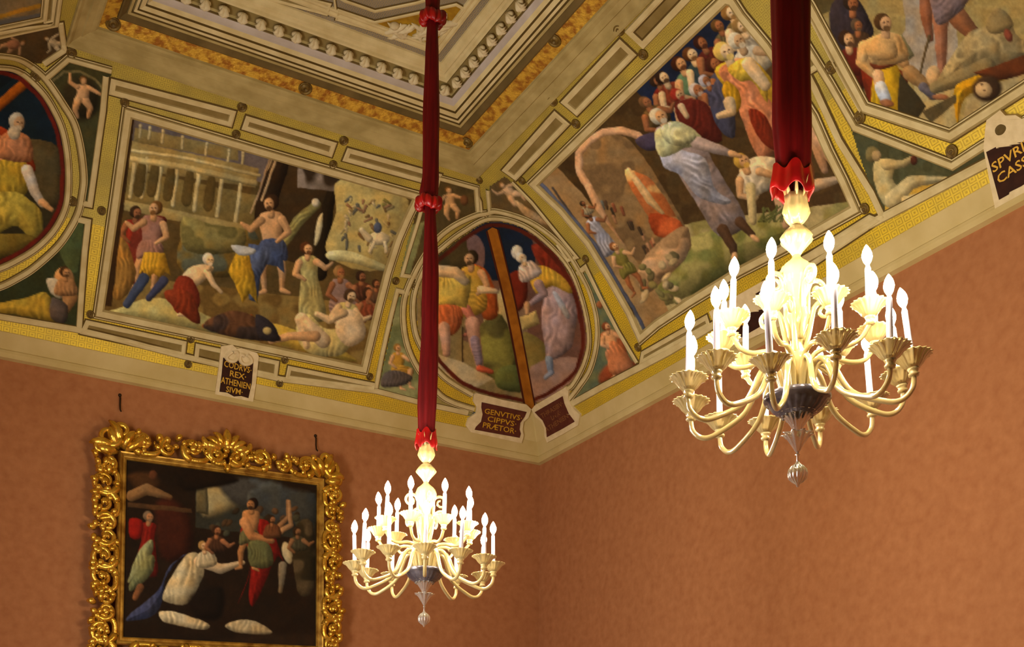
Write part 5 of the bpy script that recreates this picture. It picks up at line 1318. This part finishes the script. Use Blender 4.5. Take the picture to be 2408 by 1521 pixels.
def make_chandelier(loc, label, dz, seed, up0):
    t = empty('chandelier', loc, label, 'chandelier', None)
    def part(name, mb_, m, parent=None): return mb_.build(name, m, parent or t)
    # finial ball, stem, petal cup
    m = MB(); m.lathe([(.001, 0), (.006, .004), (.010, .014), (.024, .024, .07), (.040, .042, .09), (.044, .062, .09), (.040, .084, .09), (.026, .102, .07), (.012, .112), (.009, .122), (.0005, .124)], 72, nr=14)
    m.lathe([(.006, .118), (.006, .150), (.012, .155), (.006, .160), (.006, .172)], 12)
    part('finial_ball', m, M['glass_clear'])
    m = MB(); m.lathe([(.008, .165), (.014, .175), (.030, .205, .06), (.045, .232, .10), (.058, .248, .16), (.068, .252, .2), (.054, .256, .1), (.034, .258), (.012, .262), (.010, .27)], 72, nr=9)
    part('petal_cup', m, M['glass_clear'])
    m = MB(); m.lathe([(.012, .262), (.022, .272), (.030, .290, .05), (.050, .322, .06), (.070, .345, .06), (.088, .350, .03)], 72, nr=16)
    for k in range(12):
        a = k * math.pi / 6; m.ball((.066 * math.cos(a), .066 * math.sin(a), .338), .010, 8, 5)
    part('lower_vase', m, M['glass_clear'])
    m = MB(); m.lathe([(.066, .338, .01), (.085, .348, .02), (.112, .368, .03), (.130, .392, .03), (.136, .402), (.150, .406), (.156, .418), (.154, .432), (.146, .436), (.138, .426), (.10, .420), (.002, .418)], 80, nr=24)
    part('bowl', m, M['silver'])
    # central column
    m = MB(); m.lathe([(.03, .42), (.036, .46), (.028, .52), (.034, .56), (.05, .60), (.044, .64), (.026, .68), (.030, .72), (.046, .76), (.062, .80), (.056, .84), (.036, .87), (.040, .90), (.060, .94), (.078, .985), (.080, 1.02), (.068, 1.055), (.040, 1.08), (.020, 1.10), (.018, 1.115)], 48, nr=12, rib=.03)
    part('column', m, M['glass'])
    m = MB(); m.lathe([(.018, 1.11), (.03, 1.13), (.050, 1.155, .03), (.070, 1.180, .06), (.074, 1.192, .08), (.066, 1.21, .05), (.048, 1.236), (.026, 1.252), (.018, 1.258)], 64, nr=10)
    part('onion_knop', m, M['glass'])
    m = MB(); m.lathe([(.018, 1.256), (.034, 1.268), (.050, 1.290, .05), (.062, 1.318, .09), (.058, 1.34, .09), (.05, 1.37, .08), (.054, 1.40, .08), (.03, 1.402), (.001, 1.40)], 64, nr=8)
    part('leaf_vase', m, M['glass'])
    m = MB()
    for k in range(7):
        a = k * 2 * math.pi / 7; ca, sa_ = math.cos(a), math.sin(a)
        P = [np.array([ca * r, sa_ * r, z]) for r, z in ((.035, 1.385), (.045, 1.41), (.052, 1.435), (.062, 1.46), (.070, 1.478))]
        m.tube(P, [.018, .022, .017, .009, .002], 8, flat=(.35, 1))
    part('crown', m, M['glass'])
    # ornamental scrolls round the column
    for k in range(8):
        a = k * math.pi / 4 + .3; r_ = Matrix.Rotation(a, 3, 'Z')
        big = k % 2 == 0
        z0 = .62 if not big else .70
        sp_ = spiral((.115 if big else .13, z0 + (.26 if big else .20)), .055, .015, math.pi, -1.25, 16)
        P = [(.03, 0, z0), (.055, 0, z0 + .10)] + [(p[0], 0, p[1]) for p in sp_]
        P = np.array([np.array(r_ @ Vector(p)) for p in P])
        m = MB(); m.tube(catmull(P, 3), np.linspace(.013, .007, 3 * (len(P) - 1) + 1), 8)
        part('scroll_arm', m, M['glass'])
    # two tiers of candle arms
    def tier(n, th0, R, ztop, zdip, zpeak, cupR, hc, rr, dzs, tag_):
        for k in range(n):
            th = th0 + k * 360 / n
            phi = math.radians(th) - math.pi / 2        # 0 = towards the camera
            rad = R + .012 * jit(seed, k)
            P = [(.06, 0, -.03), (.075, 0, .05), (.11, 0, zpeak), (.17, 0, zpeak - .02), (.245, 0, zdip + .35 * (zpeak - zdip)), (rad - .13, 0, zdip + .01), (rad - .06, 0, zdip), (rad - .012, 0, zdip + .04), (rad, 0, ztop - .036)] if tag_ == 'low' else \
                [(.05, 0, -.03), (.055, 0, .10), (.09, 0, .17), (.16, 0, .185), (.24, 0, .165), (rad - .05, 0, .175), (rad - .01, 0, .22), (rad, 0, ztop - .036)]
            a, e = arm_mesh('arm', P, rr, rr * .8, t)
            a.location = (0, 0, Z0)
            a.rotation_euler = (0, -math.asin(max(-.3, min(.3, dzs[k] / rad))), phi)
            cup('drip_cup', (e[0], 0, e[2] + .03), cupR, a)
            cd = candle((e[0], 0, e[2] + .048), hc, a)
            cd.rotation_euler = (.025 * jit(seed + 3, k), .03 * jit(seed + 5, k), 0)
            tip = Vector((0, 0, hc + .004)); tip.rotate(cd.rotation_euler)
            bb = bulb((e[0] + tip.x, tip.y, e[2] + .048 + tip.z), a); bb.rotation_euler = (.08 * jit(seed + 7, k), .08 * jit(seed + 9, k), 0)
    tier(12, 3, .515, -.01, -.14, .13, .086, .27, .0150, dz, 'low')
    tier(9, up0, .355, .265, .1, .2, .078, .225, .0135, [.012 * jit(seed + 11, k) for k in range(9)], 'up')
    return t

fin = 1.7501
A1 = C0 + LD * W / 2 + RD * 9.5338 + ZD * fin      # near, right in the photo
A0 = C0 + LD * W / 2 + RD * 5.5753 + ZD * fin
make_chandelier(A1, 'large near chandelier of straw glass with lit candle bulbs, right of centre', [0, 0, .05, .08, .06, .05, .02, 0, .01, .02, .01, -.07], 4, 8)
make_chandelier(A0, 'smaller-looking far chandelier with lit candle bulbs beside the gilt picture', [.0, -.01, 0, .01, -.01, .01, 0, .02, 0, -.01, .01, 0], 9, 25)

def sleeve(loc, label, prof_, knots, ztop, seed):
    """prof_: (height over finial tip, half width, sideways shift)"""
    t = empty('fabric_sleeve', (loc + ZD * 1.43), label, 'fabric sleeve', None)
    zs = np.array([p[0] for p in prof_]); rs = np.array([p[1] for p in prof_]); xs = np.array([p[2] for p in prof_])
    Z = np.linspace(zs[0], ztop, 150); R = np.interp(Z, zs, rs); X = np.interp(Z, zs, xs)
    th = np.linspace(0, 2 * math.pi, 72, endpoint=False); G = np.zeros((len(Z), len(th), 3))
    nz = [random.Random(seed + i).uniform(0, 6.28) for i in range(6)]
    for i, z in enumerate(Z):
        w = 1 + .06 * np.cos(3 * th + nz[0] + 1.2 * math.sin(z * 1.7)) + .035 * np.cos(7 * th + nz[1] + .8 * z) + .012 * np.cos(14 * th + nz[2] - .6 * z)
        r = R[i] * w * (1 + .03 * math.sin(z * 9 + nz[3]))
        G[i, :, 0] = loc[0] + X[i] + r * np.cos(th); G[i, :, 1] = loc[1] + .62 * r * np.sin(th); G[i, :, 2] = loc[2] + z
    m = MB(); m.grid(G, cv=True); m.build('sleeve', M['velvet'], t, world_coords=True)
    # flared, turned-back lower hem
    m = MB(); z0 = zs[0]; G = np.zeros((9, 96, 3)); th = np.linspace(0, 2 * math.pi, 96, endpoint=False)
    for i, (dz_, rf) in enumerate(((.06, .95), (.03, 1.0), (.0, 1.1), (-.03, 1.22), (-.055, 1.25), (-.06, 1.18), (-.045, 1.05), (-.02, .9), (.02, .8))):
        r = rs[0] * (.45 + .55 * rf) * (1 + .06 * np.cos(5 * th + nz[4]) + .035 * np.cos(11 * th + nz[5]))
        G[i, :, 0] = loc[0] + xs[0] + r * np.cos(th); G[i, :, 1] = loc[1] + .8 * r * np.sin(th); G[i, :, 2] = loc[2] + z0 + dz_ + .02 * np.cos(5 * th + nz[0])
    m.grid(G, cv=True); m.build('hem', M['satin'], t, world_coords=True)
    for kz, kr, kx in knots:
        m = MB(); G = np.zeros((12, 96, 3))
        for i in range(12):
            a = i / 12 * 2 * math.pi
            r = kr * (.68 + .34 * math.cos(a)) * (1 + .10 * np.cos(11 * th + nz[2] + .5 * math.sin(a)) + .05 * np.cos(19 * th))
            G[i, :, 0] = loc[0] + kx + r * np.cos(th); G[i, :, 1] = loc[1] + .8 * r * np.sin(th); G[i, :, 2] = loc[2] + kz + .05 * math.sin(a) + .012 * np.cos(3 * th)
        m.grid(G, cu=True, cv=True); m.build('gathered_knot', M['satin'], t, world_coords=True)
    m = MB(); m.tube([loc + ZD * 1.38, loc + ZD * (ztop + .02)], .012, 8); m.build('hanging_rod', M['metal'], t, world_coords=True)
zc_top = float(PZ[-1]) - fin
sleeve(A1, 'wide crimson fabric sleeve above the near chandelier', [(1.47, .088, -.02), (1.55, .080, -.012), (1.75, .088, -.02), (2.2, .092, -.025), (3.5, .09, -.03)], [], zc_top, 3)
sleeve(A0, 'long crimson fabric sleeve with two gathered knots above the far chandelier', [(1.44, .074, .0), (1.52, .066, .0), (1.7, .075, .0), (2.2, .068, .01), (2.9, .058, .008), (3.24, .040, .0), (3.30, .036, -.01), (3.36, .07, -.015), (3.5, .062, .0), (4.0, .062, .0), (4.5, .052, .0), (4.72, .04, .0), (4.8, .05, 0), (5, .06, 0)],
       [(3.29, .10, -.012), (4.78, .10, .0)], zc_top, 8)
